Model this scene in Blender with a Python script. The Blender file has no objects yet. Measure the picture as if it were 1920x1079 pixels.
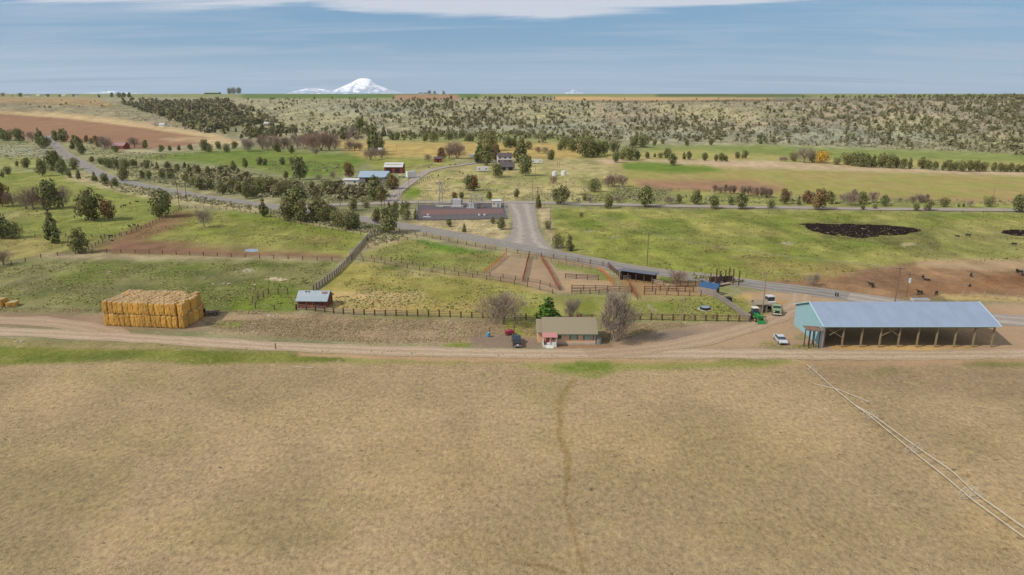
import bpy, bmesh, math, random
import numpy as np
from mathutils import Vector, Matrix
random.seed(7); RNG = np.random.default_rng(11)
SC = bpy.context.scene
# ------------------------------------------------------------------ camera
H = 52.0; PITCH = math.radians(15.85); F = 1280.0
CP, SP = math.cos(PITCH), math.sin(PITCH)
cam = bpy.data.cameras.new('camera'); cam.lens = 24.0; cam.sensor_width = 36.0
cam.clip_start = 1.0; cam.clip_end = 90000.0
camo = bpy.data.objects.new('camera', cam); SC.collection.objects.link(camo)
camo.location = (0, 0, H); camo.rotation_euler = (math.pi/2 - PITCH, 0, 0)
SC.camera = camo
# ------------------------------------------------------------------ sun and sky
SUN = Vector((-0.93, -0.42, 1.0)).normalized()          # direction towards the sun
sl = bpy.data.lights.new('sun', 'SUN'); sl.energy = 4.1; sl.angle = math.radians(0.8); sl.color = (1.0, 0.94, 0.85)
so = bpy.data.objects.new('sun', sl); SC.collection.objects.link(so)
so.location = (-200, -100, 300); so.rotation_euler = SUN.to_track_quat('Z', 'Y').to_euler()
W = bpy.data.worlds.new('World'); SC.world = W; W.use_nodes = True
nt = W.node_tree; nt.nodes.clear(); N = nt.nodes.new; L = nt.links.new
out = N('ShaderNodeOutputWorld'); bg = N('ShaderNodeBackground'); L(bg.outputs[0], out.inputs[0])
sky = N('ShaderNodeTexSky'); sky.sky_type = 'NISHITA'; sky.sun_disc = False
sky.sun_elevation = math.asin(SUN.z); sky.sun_rotation = math.atan2(SUN.x, SUN.y)
sky.altitude = 900; sky.air_density = 1.0; sky.dust_density = 1.2; sky.ozone_density = 1.5
bg.inputs[1].default_value = 0.108
def wmath(op, a, b=None, c=None, clamp=False):
    n = N('ShaderNodeMath'); n.operation = op; n.use_clamp = clamp
    for i, x in enumerate((a, b, c)):
        if x is None: continue
        if isinstance(x, (int, float)): n.inputs[i].default_value = x
        else: L(x, n.inputs[i])
    return n.outputs[0]
tc = N('ShaderNodeTexCoord'); sp = N('ShaderNodeSeparateXYZ'); L(tc.outputs['Generated'], sp.inputs[0])
zc = wmath('MAXIMUM', sp.outputs[2], 0.002)
# a cloud deck far overhead: direction projected on a high plane, so the streaks flatten towards the horizon
zp = wmath('ADD', zc, 0.06)
cx = wmath('DIVIDE', sp.outputs[0], zp); cy = wmath('DIVIDE', sp.outputs[1], zp)
cmb = N('ShaderNodeCombineXYZ'); L(cx, cmb.inputs[0]); L(cy, cmb.inputs[1])
def wnoise(scale, detail, loc, sc, rough=0.5, dist=0.0):
    m = N('ShaderNodeMapping'); L(cmb.outputs[0], m.inputs[0])
    m.inputs['Location'].default_value = loc; m.inputs['Scale'].default_value = sc
    n = N('ShaderNodeTexNoise'); n.inputs['Scale'].default_value = scale; n.inputs['Detail'].default_value = detail
    n.inputs['Roughness'].default_value = rough; n.inputs['Distortion'].default_value = dist
    L(m.outputs[0], n.inputs[0]); return n.outputs[0]
def wramp(x, a, b):
    n = N('ShaderNodeMapRange'); n.interpolation_type = 'SMOOTHSTEP'; L(x, n.inputs[0])
    n.inputs[1].default_value = a; n.inputs[2].default_value = b; return n.outputs[0]
veil = wramp(wnoise(0.55, 5, (3, 1, 0), (0.5, 1.7, 1), 0.6, 0.8), 0.42, 0.70)
# the bright cloud edge high in the sky (above about 6.5 degrees)
edge = wmath('ADD', zc, wmath('MULTIPLY', wmath('SUBTRACT', wnoise(0.8, 6, (0.3, 5, 0), (0.5, 1.8, 1), 0.65, 0.4), 0.5), 0.045))
def arc(x0, low, k, soft):
    d = wmath('SUBTRACT', sp.outputs[0], x0); return wramp(wmath('SUBTRACT', edge, wmath('MULTIPLY', wmath('MULTIPLY', d, d), k)), low, low+soft)
over = wmath('MULTIPLY', wramp(zc, 0.14, 0.24), wramp(wnoise(0.7, 4, (9, 2, 0), (1, 1, 1), 0.6), 0.30, 0.55))  # unseen broken cloud above the view, added to give more fill light
deck = wmath('MAXIMUM', wmath('MAXIMUM', arc(0.03, 0.0945, 0.17, 0.013), arc(-0.49, 0.0955, 0.30, 0.010)), over)
def wmix(fac, a, b):
    n = N('ShaderNodeMix'); n.data_type = 'RGBA'
    L(fac, n.inputs[0]) if not isinstance(fac, (int, float)) else setattr(n.inputs[0], 'default_value', fac)
    for i, x in ((6, a), (7, b)):
        if isinstance(x, tuple): n.inputs[i].default_value = x
        else: L(x, n.inputs[i])
    return n.outputs[2]
# thin grey-violet veil that all the lower sky carries
hor = wramp(zc, 0.075, 0.0)
c1 = wmix(0.72, sky.outputs[0], wmix(hor, (1.3, 3.15, 5.3, 1), (2.5, 4.15, 6.1, 1)))
c2 = wmix(wmath('MULTIPLY', veil, 0.6), c1, (4.4, 5.2, 6.4, 1))
# small dark lens clouds near the horizon
lens = wmath('MULTIPLY', wramp(wnoise(1.0, 3, (1.7, 0.4, 0), (0.16, 1.2, 1), 0.5), 0.56, 0.66),
             wmath('MULTIPLY', wramp(zc, 0.004, 0.01), wramp(zc, 0.03, 0.014)))
c3 = wmix(wmath('MULTIPLY', lens, 0.55), c2, (1.6, 2.6, 4.0, 1))
c4 = wmix(wmath('MULTIPLY', deck, 0.75), c3, (7.2, 7.3, 7.8, 1))
L(c4, bg.inputs[0])
SC.view_settings.view_transform = 'Standard'; SC.view_settings.look = 'None'
SC.view_settings.exposure = -0.05; SC.view_settings.gamma = 1.0
SC.render.film_transparent = False
SC.cycles.max_bounces = 4; SC.cycles.diffuse_bounces = 2; SC.cycles.glossy_bounces = 2; SC.cycles.volume_bounces = 0

# ------------------------------------------------------------------ land form
def fade(t): return t*t*(3-2*t)
def hash2(ix, iy, seed):
    n = (ix*374761393 + iy*668265263 + seed*1442695041) & 0xFFFFFFFF
    n = ((n ^ (n >> 13))*1274126177) & 0xFFFFFFFF
    return ((n ^ (n >> 16)) & 0xFFFF)/65535.0
def vnoise(x, y, seed=0):
    x0 = np.floor(x); y0 = np.floor(y); fx = fade(x-x0); fy = fade(y-y0)
    ix = x0.astype(np.int64); iy = y0.astype(np.int64)
    a = hash2(ix, iy, seed); b = hash2(ix+1, iy, seed); c = hash2(ix, iy+1, seed); d = hash2(ix+1, iy+1, seed)
    return (a*(1-fx)+b*fx)*(1-fy)+(c*(1-fx)+d*fx)*fy
def fbm(x, y, seed=0, o=4):
    s = 0; a = .5; t = 0
    for k in range(o):
        s = s + a*vnoise(x, y, seed+k*17); t += a; a *= .5; x = x*2.03+5.1; y = y*2.03+1.7
    return s/t
def ang(v): return PITCH + np.arctan((np.asarray(v, float)-539.5)/F)
TU = [-400, 0, 150, 250, 400, 500, 700, 960, 1100, 1300, 1500, 1700, 1900, 2300]
TVR = [185, 187, 189, 191, 192, 190, 188, 186, 189, 187, 184, 183, 183, 183]
TYR = [1900, 1900, 2000, 2100, 1800, 1500, 1350, 1250, 1250, 1150, 1100, 1050, 1000, 950]
TVB = [232, 232, 240, 248, 252, 258, 262, 266, 268, 272, 278, 284, 296, 300]
THR = [H - y*math.tan(ang(v)) for v, y in zip(TVR, TYR)]
TYB = [H/math.tan(ang(v)) for v in TVB]
def terrain(x, y):
    x = np.asarray(x, float); y = np.asarray(y, float)
    u = 960 + 1311*x/np.maximum(y, 1)
    yb = np.interp(u, TU, TYB); yr = np.interp(u, TU, TYR); hr = np.interp(u, TU, THR)
    t = np.clip((y-yb)/(yr-yb), 0, 1); s = t*t*(3-2*t); s = 0.65*s+0.35*t
    z = hr*s
    env = np.sin(math.pi*t)
    z = z + env*(40*(fbm(x/150, y/420, 3)-.5) + 9*(fbm(x/45, y/120, 8)-.5))
    far = np.clip(y-yr, 0, None)
    z = z + (51.6-hr)*(1-np.exp(-far/2600)) + np.clip(far/300, 0, 1)*1.2*(fbm(x/400, y/900, 5)-.5)*np.exp(-far/4000)
    und = np.clip((y-230)/200, 0, 1)*(1-t)
    z = z + und*1.6*(fbm(x/90, y/90, 21)-.5)
    z = z - np.clip(y-9000, 0, None)*0.004
    return z
def project(x, y, z):
    zr = z-H; d = y*CP - zr*SP; q = y*SP + zr*CP
    return 960+F*x/d, 539.5-F*q/d
YS = np.concatenate([np.arange(40, 400, 1.0), np.arange(400, 1000, 2.0), np.arange(1000, 2600, 5.0), np.arange(2600, 12000, 50.0)])
def P(u, v, dz=0.0):
    """the point of the ground seen at picture position u, v"""
    tv = (539.5-v)/F; ry = CP+tv*SP; rz = -SP+tv*CP; rx = (u-960)/F
    x = YS*rx/ry; z = H+YS*rz/ry
    g = terrain(x, YS)
    k = np.nonzero(z <= g)[0]
    if len(k) == 0: i = len(YS)-1; y = YS[i]
    else:
        i = max(int(k[0]), 1); a = z[i-1]-g[i-1]; b = z[i]-g[i]
        y = YS[i-1]+(YS[i]-YS[i-1])*a/(a-b) if a != b else YS[i]
    x = y*rx/ry
    return Vector((x, y, float(terrain(x, y))+dz))
YC = np.concatenate([np.arange(45, 700, 12.0), np.arange(700, 2600, 18.0), np.arange(2600, 9000, 250.0)])
def PB(us, vs):
    us = np.asarray(us, float); vs = np.asarray(vs, float); tv = (539.5-vs)/F; ry = CP+tv*SP; kx = (us-960)/F/ry; kz = (-SP+tv*CP)/ry
    yf = -H/kz
    if np.all((kz < 0) & (yf < 228)): x = yf*kx; return x, yf, terrain(x, yf)
    Y = np.broadcast_to(YC, (len(us), len(YC))); g = (H+Y*kz[:, None]) <= terrain(Y*kx[:, None], Y)
    i = np.where(g.any(1), g.argmax(1), len(YC)-1); lo = YC[np.maximum(i-1, 0)]; hi = YC[i]
    for _ in range(12):
        m = (lo+hi)/2; below = (H+m*kz) <= terrain(m*kx, m); hi = np.where(below, m, hi); lo = np.where(below, lo, m)
    y = (lo+hi)/2; x = y*kx; return x, y, terrain(x, y)
def G(x, y, dz=0.0): return Vector((x, y, float(terrain(x, y))+dz))
def mpp(p):            # metres per picture unit at point p
    return (p.y*CP-(p.z-H)*SP)/F

# ------------------------------------------------------------------ what covers the land: a map of fields
def lin(c):
    c = np.asarray(c, float)/255.0
    return np.where(c <= .04045, c/12.92, ((c+.055)/1.055)**2.4)
KALB = 0.755
RW, RH = 1040, 1080                 # map spans u -80..2000 (2 units per cell), v 0..1080
MA = np.zeros((RH, RW, 3)); MB_ = np.zeros((RH, RW, 3)); MR = np.ones((RH, RW))
def blur(m, r):
    for ax in (0, 1):
        k = r if ax == 0 else max(1, r//2)
        c = np.cumsum(np.pad(m, [(k+1, k) if a == ax else (0, 0) for a in (0, 1)], mode='edge'), axis=ax)
        n = 2*k+1
        m = (c[n:, :]-c[:-n, :])/n if ax == 0 else (c[:, n:]-c[:, :-n])/n
    return m
def paint(poly, A, B=None, rough=1.0, f=3, op=1.0):
    def tone(c):
        g = max(0.0, min(1.0, (c[1]-c[0]+6)/30.0))*(1 if c[1] > c[2]+30 else 0); m = .3*c[0]+.6*c[1]+.1*c[2]
        return tuple((x+(m-x)*.10*g)*(1-.14*g)*(1+k*g) for x, k in zip(c, (.045, 0, -.10)))
    B = B or tuple(x*.9 for x in A); A = tone(A); B = tone(B)
    p = np.array(poly, float); pu = (p[:, 0]+80)/2; pv = p[:, 1]
    pad = 2*f+3
    x0 = int(max(0, pu.min()-pad)); x1 = int(min(RW, pu.max()+pad+1)); y0 = int(max(0, pv.min()-pad)); y1 = int(min(RH, pv.max()+pad+1))
    if x1 <= x0 or y1 <= y0: return
    X, Y = np.meshgrid(np.arange(x0, x1)+.5, np.arange(y0, y1)+.5)
    ins = np.zeros(X.shape, bool); n = len(pu)
    for i in range(n):
        ax, ay, bx, by = pu[i], pv[i], pu[(i+1) % n], pv[(i+1) % n]
        if ay == by: continue
        c = ((ay > Y) != (by > Y)) & (X < (bx-ax)*(Y-ay)/(by-ay)+ax)
        ins ^= c
    m = ins.astype(float)
    if f > 0: m = blur(blur(m, f), f)
    m = m*op
    for M, C in ((MA, lin(A)*KALB), (MB_, lin(B)*KALB)):
        M[y0:y1, x0:x1] = M[y0:y1, x0:x1]*(1-m[..., None]) + C*m[..., None]
    MR[y0:y1, x0:x1] = MR[y0:y1, x0:x1]*(1-m)+rough*m
def blob(u, v, ru, rv, A, B=None, rough=1.0, f=3, op=1.0, seed=0):
    r = random.Random(int(u*7+v*13+seed))
    pts = []
    for k in range(14):
        a = k/14*2*math.pi; q = 1+r.uniform(-.25, .25)
        pts.append((u+ru*q*math.cos(a), v+rv*q*math.sin(a)))
    paint(pts, A, B, rough, f, op)
def strip(line, w0, w1, A, B=None, rough=1.0, f=2, op=1.0):
    n = len(line); up = []; dn = []
    for i, (u, v) in enumerate(line):
        w = w0+(w1-w0)*i/(n-1); up.append((u, v-w/2)); dn.append((u, v+w/2))
    paint(up+dn[::-1], A, B, rough, f, op)
ALL = lambda v0, v1: [(-90, v0), (2010, v0), (2010, v1), (-90, v1)]
paint(ALL(-5, 1090), (150, 143, 108), (128, 128, 92))
# plateau and hills
paint(ALL(-5, 300), (164, 156, 122), (136, 132, 106), 1.0, 0)
paint([(-90, 150), (2010, 150), (2010, 183), (-90, 183)], (120, 142, 84), (150, 150, 100), .5, 1)
paint([(455, 170), (900, 170), (900, 184), (455, 185)], (98, 132, 66), (112, 140, 70), .3, 1)
paint([(740, 178), (860, 178), (860, 187), (740, 187)], (170, 132, 104), (150, 120, 95), .4, 1)
paint([(1040, 182), (1240, 183), (1450, 184), (1450, 189), (1240, 190), (1040, 187)], (205, 165, 108), (190, 155, 105), .3, 1)
paint([(1230, 176), (1500, 177), (1530, 183), (1230, 182)], (96, 122, 70), (90, 115, 66), .3, 1)
paint([(-90, 182), (170, 183), (230, 200), (-90, 207)], (168, 145, 104), (150, 128, 92), 1, 2)
paint([(-90, 192), (150, 196), (420, 235), (420, 262), (-90, 215)], (158, 146, 112), (136, 128, 104), 1, 3)
paint([(-90, 206), (100, 211), (240, 226), (400, 252), (460, 268), (400, 273), (340, 252), (100, 228), (-90, 220)], (196, 170, 128), (180, 156, 116), .6, 2)
paint([(-90, 213), (0, 214), (120, 222), (250, 238), (330, 250), (396, 259), (372, 270), (330, 277), (230, 280), (120, 270), (60, 262), (-90, 255)], (152, 116, 88), (143, 110, 84), .25, 1)
paint([(440, 262), (400, 240), (200, 195), (430, 190), (460, 230)], (120, 118, 88), (132, 128, 96), 1, 4)
paint([(1110, 192), (1460, 188), (2010, 192), (2010, 250), (1400, 250), (1130, 235)], (160, 148, 122), (134, 126, 106), 1, 6)
strip([(1110, 191), (1300, 190), (1460, 188), (1700, 187), (2000, 187)], 3, 4, (104, 92, 80), None, 1, 1, .8)
strip([(640, 191), (800, 189), (960, 189), (1080, 191)], 2, 3, (116, 106, 88), None, 1, 1, .6)
for u, v, a, b in ((1400, 215, 130, 14), (1700, 235, 120, 16), (1850, 265, 90, 14), (620, 215, 80, 10), (820, 235, 90, 10), (560, 235, 70, 8), (1000, 215, 90, 9), (1290, 205, 90, 8)):
    blob(u, v, a, b, (166, 158, 118), (150, 144, 110), 1, 6, .7)
for u, v, a, b in ((1620, 258, 190, 14), (1280, 255, 150, 10), (940, 245, 120, 9), (700, 205, 140, 8), (1100, 240, 80, 10), (1500, 250, 120, 12)):
    blob(u, v, a, b, (148, 148, 126), (136, 138, 116), 1, 6, .8)
# valley floor beyond the far road
paint([(-90, 258), (170, 268), (260, 292), (640, 268), (700, 262), (1100, 266), (2010, 296), (2010, 400), (-90, 330)], (150, 148, 108), (130, 132, 92), 1, 3)
paint([(-90, 275), (95, 275), (140, 300), (60, 330), (-90, 330)], (150, 150, 122), (136, 138, 108), 1, 4)
paint([(-90, 292), (80, 295), (100, 306), (60, 318), (-90, 322)], (152, 156, 92), (140, 146, 84), .8, 4)
paint([(228, 297), (330, 287), (470, 278), (560, 285), (690, 288), (700, 300), (640, 330), (560, 335), (480, 318), (330, 303)], (112, 142, 56), (128, 148, 66), .7, 4)
paint([(620, 264), (1100, 266), (1150, 292), (1060, 300), (860, 295), (690, 298), (640, 280)], (184, 160, 98), (170, 148, 88), .6, 4)
paint([(690, 296), (850, 298), (850, 315), (760, 322), (700, 318)], (150, 152, 76), (138, 148, 68), .8, 5)
paint([(735, 250), (1000, 248), (1140, 262), (1140, 268), (735, 266)], (128, 148, 78), (140, 148, 92), 1, 3, .8)
paint([(1180, 276), (1440, 272), (1560, 278), (1800, 284), (2010, 294), (2010, 312), (1700, 306), (1480, 298), (1240, 288)], (130, 152, 78), (144, 156, 88), .5, 3)
paint([(1080, 288), (1300, 282), (1520, 296), (2010, 306), (2010, 318), (1440, 312), (1100, 300)], (172, 156, 98), (150, 152, 84), .6, 3)
paint([(1110, 298), (1430, 301), (1600, 312), (2010, 326), (2010, 336), (1600, 326), (1300, 318), (1130, 310)], (190, 166, 134), (178, 158, 124), .5, 2)
paint([(1100, 312), (1200, 305), (1340, 314), (1620, 322), (2010, 334), (2010, 392), (1420, 386), (1200, 372), (1160, 352), (1110, 340)], (158, 142, 88), (150, 145, 80), .4, 3)
paint([(1165, 305), (1200, 303), (1330, 312), (1360, 322), (1260, 325), (1170, 318)], (108, 145, 50), (122, 152, 60), .5, 2)
paint([(1190, 338), (1400, 338), (1480, 352), (1440, 364), (1200, 356)], (156, 120, 94), (150, 118, 90), .4, 4)
paint([(1480, 366), (1900, 372), (1900, 384), (1480, 380)], (160, 124, 96), (150, 120, 90), .4, 3, .7)
paint([(1000, 355), (1160, 352), (1420, 365), (2010, 386), (2010, 396), (1000, 382)], (148, 150, 86), (134, 140, 80), 1, 3)
blob(360, 262, 60, 5, (190, 168, 128), None, .6, 2, .6)
paint([(780, 310), (1110, 300), (1170, 330), (1170, 352), (1000, 378), (780, 375), (740, 370)], (168, 155, 106), (150, 145, 92), 1, 4)
for u, v, a, b in ((850, 350, 60, 10), (960, 365, 60, 8), (1110, 320, 60, 9), (1060, 372, 60, 7), (900, 338, 60, 5)):
    blob(u, v, a, b, (178, 164, 118), (160, 152, 102), 1, 4, .8)
for u, v, a, b in ((870, 342, 50, 4), (1000, 335, 70, 4), (1120, 342, 50, 5), (1200, 362, 60, 7), (930, 352, 40, 4)):
    blob(u, v, a, b, (132, 142, 72), (142, 146, 80), 1, 3, .8)
paint([(765, 412), (955, 412), (960, 446), (930, 452), (860, 438), (780, 424)], (176, 160, 120), (160, 146, 106), 1.2, 3)
paint([(1008, 386), (1030, 390), (1046, 430), (1066, 470), (1040, 464), (1020, 430)], (186, 168, 130), (168, 152, 114), 1.2, 2)
blob(770, 362, 20, 10, (120, 150, 52), (130, 152, 60), .8, 3)
# sagebrush belt left of the far road
paint([(165, 300), (330, 305), (480, 320), (560, 338), (640, 335), (720, 345), (740, 375), (690, 383), (600, 380), (470, 372), (330, 352), (230, 335)], (146, 144, 106), (130, 132, 96), 1, 4)
blob(280, 325, 90, 9, (160, 152, 104), None, 1, 5, .7); blob(600, 360, 80, 7, (166, 156, 110), None, 1, 5, .7)
# left pastures
paint([(-90, 318), (120, 322), (210, 345), (330, 372), (340, 392), (270, 425), (150, 470), (-90, 505)], (140, 146, 76), (128, 140, 66), .9, 4)
paint([(-90, 398), (70, 394), (130, 400), (60, 415), (-90, 415)], (150, 142, 92), (136, 134, 80), 1, 4, .8)
paint([(0, 440), (200, 448), (150, 470), (0, 490)], (152, 138, 88), (140, 132, 76), 1, 5, .8)
paint([(130, 322), (230, 345), (330, 366), (480, 389), (490, 398), (330, 384), (220, 360), (120, 336)], (172, 158, 118), (156, 148, 108), 1, 3)
# paddock with the pale tree
paint([(338, 392), (500, 402), (690, 440), (640, 490), (150, 480), (230, 440)], (140, 138, 74), (126, 134, 62), .9, 3)
paint([(330, 396), (380, 400), (300, 440), (260, 455), (220, 460), (150, 478), (230, 438)], (122, 94, 66), (132, 106, 74), .8, 4)
paint([(230, 450), (340, 452), (460, 462), (640, 478), (640, 489), (300, 478), (180, 475)], (124, 94, 72), (134, 104, 78), .6, 3)
paint([(420, 395), (520, 410), (680, 443), (660, 450), (520, 425), (430, 410)], (118, 140, 50), (128, 142, 58), .7, 4)
paint([(300, 460), (420, 455), (640, 470), (600, 478), (400, 468)], (144, 138, 80), None, .8, 4, .7)
blob(600, 452, 40, 5, (134, 110, 74), None, .7, 4, .6)
paint([(60, 478), (150, 474), (640, 486), (650, 492), (100, 486)], (166, 150, 118), (152, 138, 106), .8, 2)
# big green paddock
paint([(-90, 506), (90, 488), (640, 490), (580, 545), (555, 590), (-90, 585)], (104, 116, 58), (130, 126, 82), 1, 3)
for u, v, a, b in ((300, 500, 140, 6), (500, 540, 60, 10), (150, 520, 60, 8)):
    blob(u, v, a, b, (116, 138, 56), None, 1, 5, .7)
for u, v, a, b in ((420, 520, 60, 8), (200, 545, 80, 8), (60, 535, 60, 10)):
    blob(u, v, a, b, (118, 112, 78), None, 1, 6, .7)
paint([(560, 540), (590, 545), (560, 560), (550, 590), (430, 585), (440, 560)], (112, 140, 42), (122, 142, 56), 1, 5)
blob(521, 524, 20, 4, (196, 178, 146), None, .6, 1); blob(465, 508, 12, 2, (180, 172, 150), None, .6, 1)
# tan paddock and green triangle
paint([(655, 490), (700, 492), (960, 530), (1045, 552), (1000, 592), (905, 596), (630, 582), (600, 545)], (172, 148, 100), (150, 140, 74), .9, 3)
paint([(690, 496), (820, 512), (960, 540), (960, 552), (760, 530), (690, 515)], (134, 132, 66), (146, 138, 76), 1, 4)
paint([(690, 530), (960, 548), (960, 562), (800, 555), (700, 545)], (136, 138, 62), None, .9, 5, .8)
paint([(625, 545), (720, 548), (800, 552), (790, 562), (700, 560), (640, 575), (600, 560)], (194, 168, 120), (184, 158, 108), .5, 4, .9)
paint([(655, 565), (930, 572), (930, 590), (640, 580)], (180, 154, 104), (162, 142, 84), .7, 4, .85)
blob(760, 503, 20, 4, (168, 158, 112), None, 1, 4); blob(790, 512, 50, 5, (164, 152, 106), None, 1, 4)
blob(735, 502, 20, 3, (108, 140, 48), None, 1, 2)
paint([(735, 440), (800, 450), (950, 478), (905, 518), (680, 482), (690, 465)], (140, 140, 78), (128, 138, 68), .8, 3)
paint([(690, 448), (740, 442), (760, 450), (700, 466), (678, 470)], (170, 152, 120), (158, 142, 106), 1, 3)
paint([(775, 450), (800, 448), (940, 474), (900, 478), (850, 474), (800, 464)], (86, 142, 24), (98, 144, 34), .6, 2)
blob(880, 480, 60, 4, (146, 122, 80), None, .8, 4, .7)
# pens
paint([(950, 478), (1050, 488), (1130, 500), (1150, 535), (1050, 550), (905, 518)], (166, 142, 114), (156, 134, 106), .4, 2)
paint([(1030, 491), (1125, 505), (1150, 530), (1130, 540), (1118, 516), (1040, 502)], (112, 136, 58), (140, 138, 78), .9, 3)
paint([(1045, 525), (1140, 528), (1190, 545), (1060, 548)], (176, 150, 116), (166, 140, 108), .4, 2)
paint([(1150, 520), (1240, 522), (1340, 540), (1330, 560), (1190, 555), (1170, 540)], (164, 130, 94), (150, 124, 86), .5, 3)
blob(1245, 525, 16, 5, (112, 140, 50), None, 1, 2)
# verge between road and pen fence
paint([(740, 432), (900, 460), (1060, 480), (1150, 500), (1150, 508), (1050, 492), (900, 472), (740, 444)], (154, 144, 110), None, .9, 2, .8)
# green yards by the house and the small paddock
paint([(950, 545), (1050, 552), (1180, 556), (1420, 556), (1408, 602), (1180, 602), (905, 600)], (134, 138, 72), (146, 142, 80), 1, 3)
blob(1000, 580, 40, 14, (120, 140, 44), (140, 146, 62), 1, 4, .8); blob(1240, 573, 40, 6, (124, 146, 46), None, 1, 4, .8)
blob(1230, 562, 70, 3, (162, 142, 104), None, .8, 2, .8); blob(1350, 578, 40, 10, (132, 142, 56), None, 1, 4, .6)
blob(1095, 575, 30, 12, (128, 146, 46), None, 1, 4, .7)
# big green pasture on the right
paint([(1032, 390), (2010, 400), (2010, 500), (1700, 498), (1500, 540), (1300, 522), (1130, 493), (1062, 475), (1040, 440)], (120, 136, 56), (150, 146, 80), 1, 3)
paint([(1060, 440), (1250, 445), (1500, 490), (1500, 530), (1300, 520), (1130, 492)], (148, 150, 74), (132, 148, 60), 1, 6, .8)
paint([(1700, 430), (2010, 425), (2010, 500), (1750, 498)], (136, 138, 74), (146, 138, 84), .8, 6)
for u, v, a, b, c in ((1250, 432, 70, 5, (112, 128, 56)), (1410, 447, 60, 4, (106, 124, 54)), (1095, 420, 30, 8, (110, 136, 44)), (1300, 470, 90, 5, (118, 142, 48)),
                      (1345, 467, 20, 3, (160, 130, 92)), (1100, 456, 20, 3, (170, 150, 96)), (1640, 455, 60, 6, (110, 140, 44)), (1740, 480, 60, 5, (120, 118, 66)),
                      (1600, 420, 200, 4, (134, 148, 66)), (1420, 482, 60, 4, (150, 132, 86)), (1730, 476, 30, 2, (100, 92, 60)), (1840, 446, 60, 3, (118, 112, 70))):
    blob(u, v, a, b, c, None, 1, 4, .75)
paint([(1490, 420), (1530, 415), (1650, 418), (1720, 428), (1750, 440), (1770, 470), (1700, 470), (1640, 452), (1590, 450), (1540, 444)], (98, 96, 56), (116, 112, 62), 1.2, 4, .85)
blob(1477, 457, 12, 3, (170, 150, 124), None, .8, 1); blob(1703, 458, 14, 3, (186, 172, 120), None, .8, 1)
# trampled brown ground
paint([(1300, 520), (1440, 528), (1600, 505), (1700, 495), (2010, 486), (2010, 560), (1640, 562), (1540, 545), (1400, 532)], (150, 118, 86), (132, 102, 76), 1, 4)
paint([(1380, 490), (1560, 496), (1640, 500), (1560, 520), (1440, 520)], (138, 132, 72), (148, 128, 78), 1, 6)
paint([(1720, 488), (2010, 486), (2010, 512), (1860, 506), (1720, 500)], (168, 144, 112), (160, 134, 100), .6, 3)
paint([(1840, 515), (2010, 512), (2010, 552), (1850, 540)], (124, 88, 60), (136, 100, 70), 1, 4)
paint([(1690, 530), (1860, 528), (1860, 548), (1700, 550)], (154, 112, 72), (138, 102, 70), .8, 5, .7)
paint([(1760, 552), (2010, 560), (2010, 572), (1780, 562)], (196, 172, 116), (180, 156, 104), .8, 2)
# yard dirt
paint([(1385, 548), (1480, 548), (1600, 566), (2010, 572), (2010, 668), (1130, 665), (1150, 640), (1130, 610), (1410, 606), (1440, 600)], (174, 146, 116), (164, 138, 110), .35, 2)
paint([(1150, 606), (1400, 606), (1440, 605), (1380, 625), (1280, 645), (1130, 640)], (158, 136, 112), (146, 124, 102), .4, 3)
blob(1240, 628, 80, 8, (134, 120, 106), None, .4, 4, .8); blob(1390, 655, 80, 5, (140, 124, 106), (152, 136, 108), .6, 3, .8)
blob(1470, 652, 40, 5, (134, 130, 84), None, 1, 3, .7); blob(1510, 650, 22, 5, (126, 136, 62), None, 1, 2, .8); blob(1500, 632, 14, 5, (136, 134, 80), None, 1, 2, .7)
blob(1440, 645, 14, 3, (140, 140, 70), None, 1, 2, .8)
blob(1470, 568, 40, 3, (190, 150, 88), None, .8, 2, .8); blob(1395, 558, 20, 5, (196, 168, 104), None, .8, 2, .8); blob(1345, 545, 30, 4, (130, 146, 66), None, 1, 2, .7)
blob(1440, 590, 20, 6, (170, 150, 92), None, 1, 3, .7)
strip([(1640, 568), (1760, 590), (1900, 600), (2010, 606)], 10, 16, (150, 132, 114), None, .3, 2, .7)
paint([(1575, 590), (1860, 590), (1860, 650), (1545, 650)], (176, 148, 110), (158, 130, 98), .8, 2)
paint([(1560, 648), (1720, 649), (1845, 651), (1800, 657), (1560, 659)], (196, 162, 104), (180, 146, 94), .9, 1)
# dead weeds between the bottom fence and the lane
paint([(-90, 585), (200, 588), (380, 600), (380, 620), (-90, 612)], (156, 132, 106), (140, 118, 94), .5, 3)
paint([(360, 585), (560, 586), (905, 600), (1000, 605), (1010, 650), (700, 645), (400, 625)], (160, 138, 108), (140, 120, 92), 1.6, 4)
paint([(380, 604), (560, 600), (560, 616), (400, 622)], (140, 124, 96), None, 1.2, 3)
blob(430, 608, 30, 5, (128, 144, 56), None, 1, 3); blob(860, 648, 30, 4, (132, 146, 60), None, 1, 2); blob(740, 595, 100, 3, (136, 142, 66), None, 1, 3, .7)
paint([(890, 630), (1010, 632), (1015, 656), (880, 650)], (144, 124, 106), None, .4, 3)
paint([(930, 600), (1010, 604), (1010, 632), (960, 632)], (134, 134, 66), (150, 144, 76), 1.3, 3)
paint([(1030, 646), (1150, 646), (1150, 656), (1030, 656)], (160, 126, 98), None, .4, 2)
paint([(1130, 605), (1290, 607), (1280, 614), (1140, 640), (1120, 640)], (140, 126, 92), (128, 112, 82), 1.4, 3)
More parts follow.
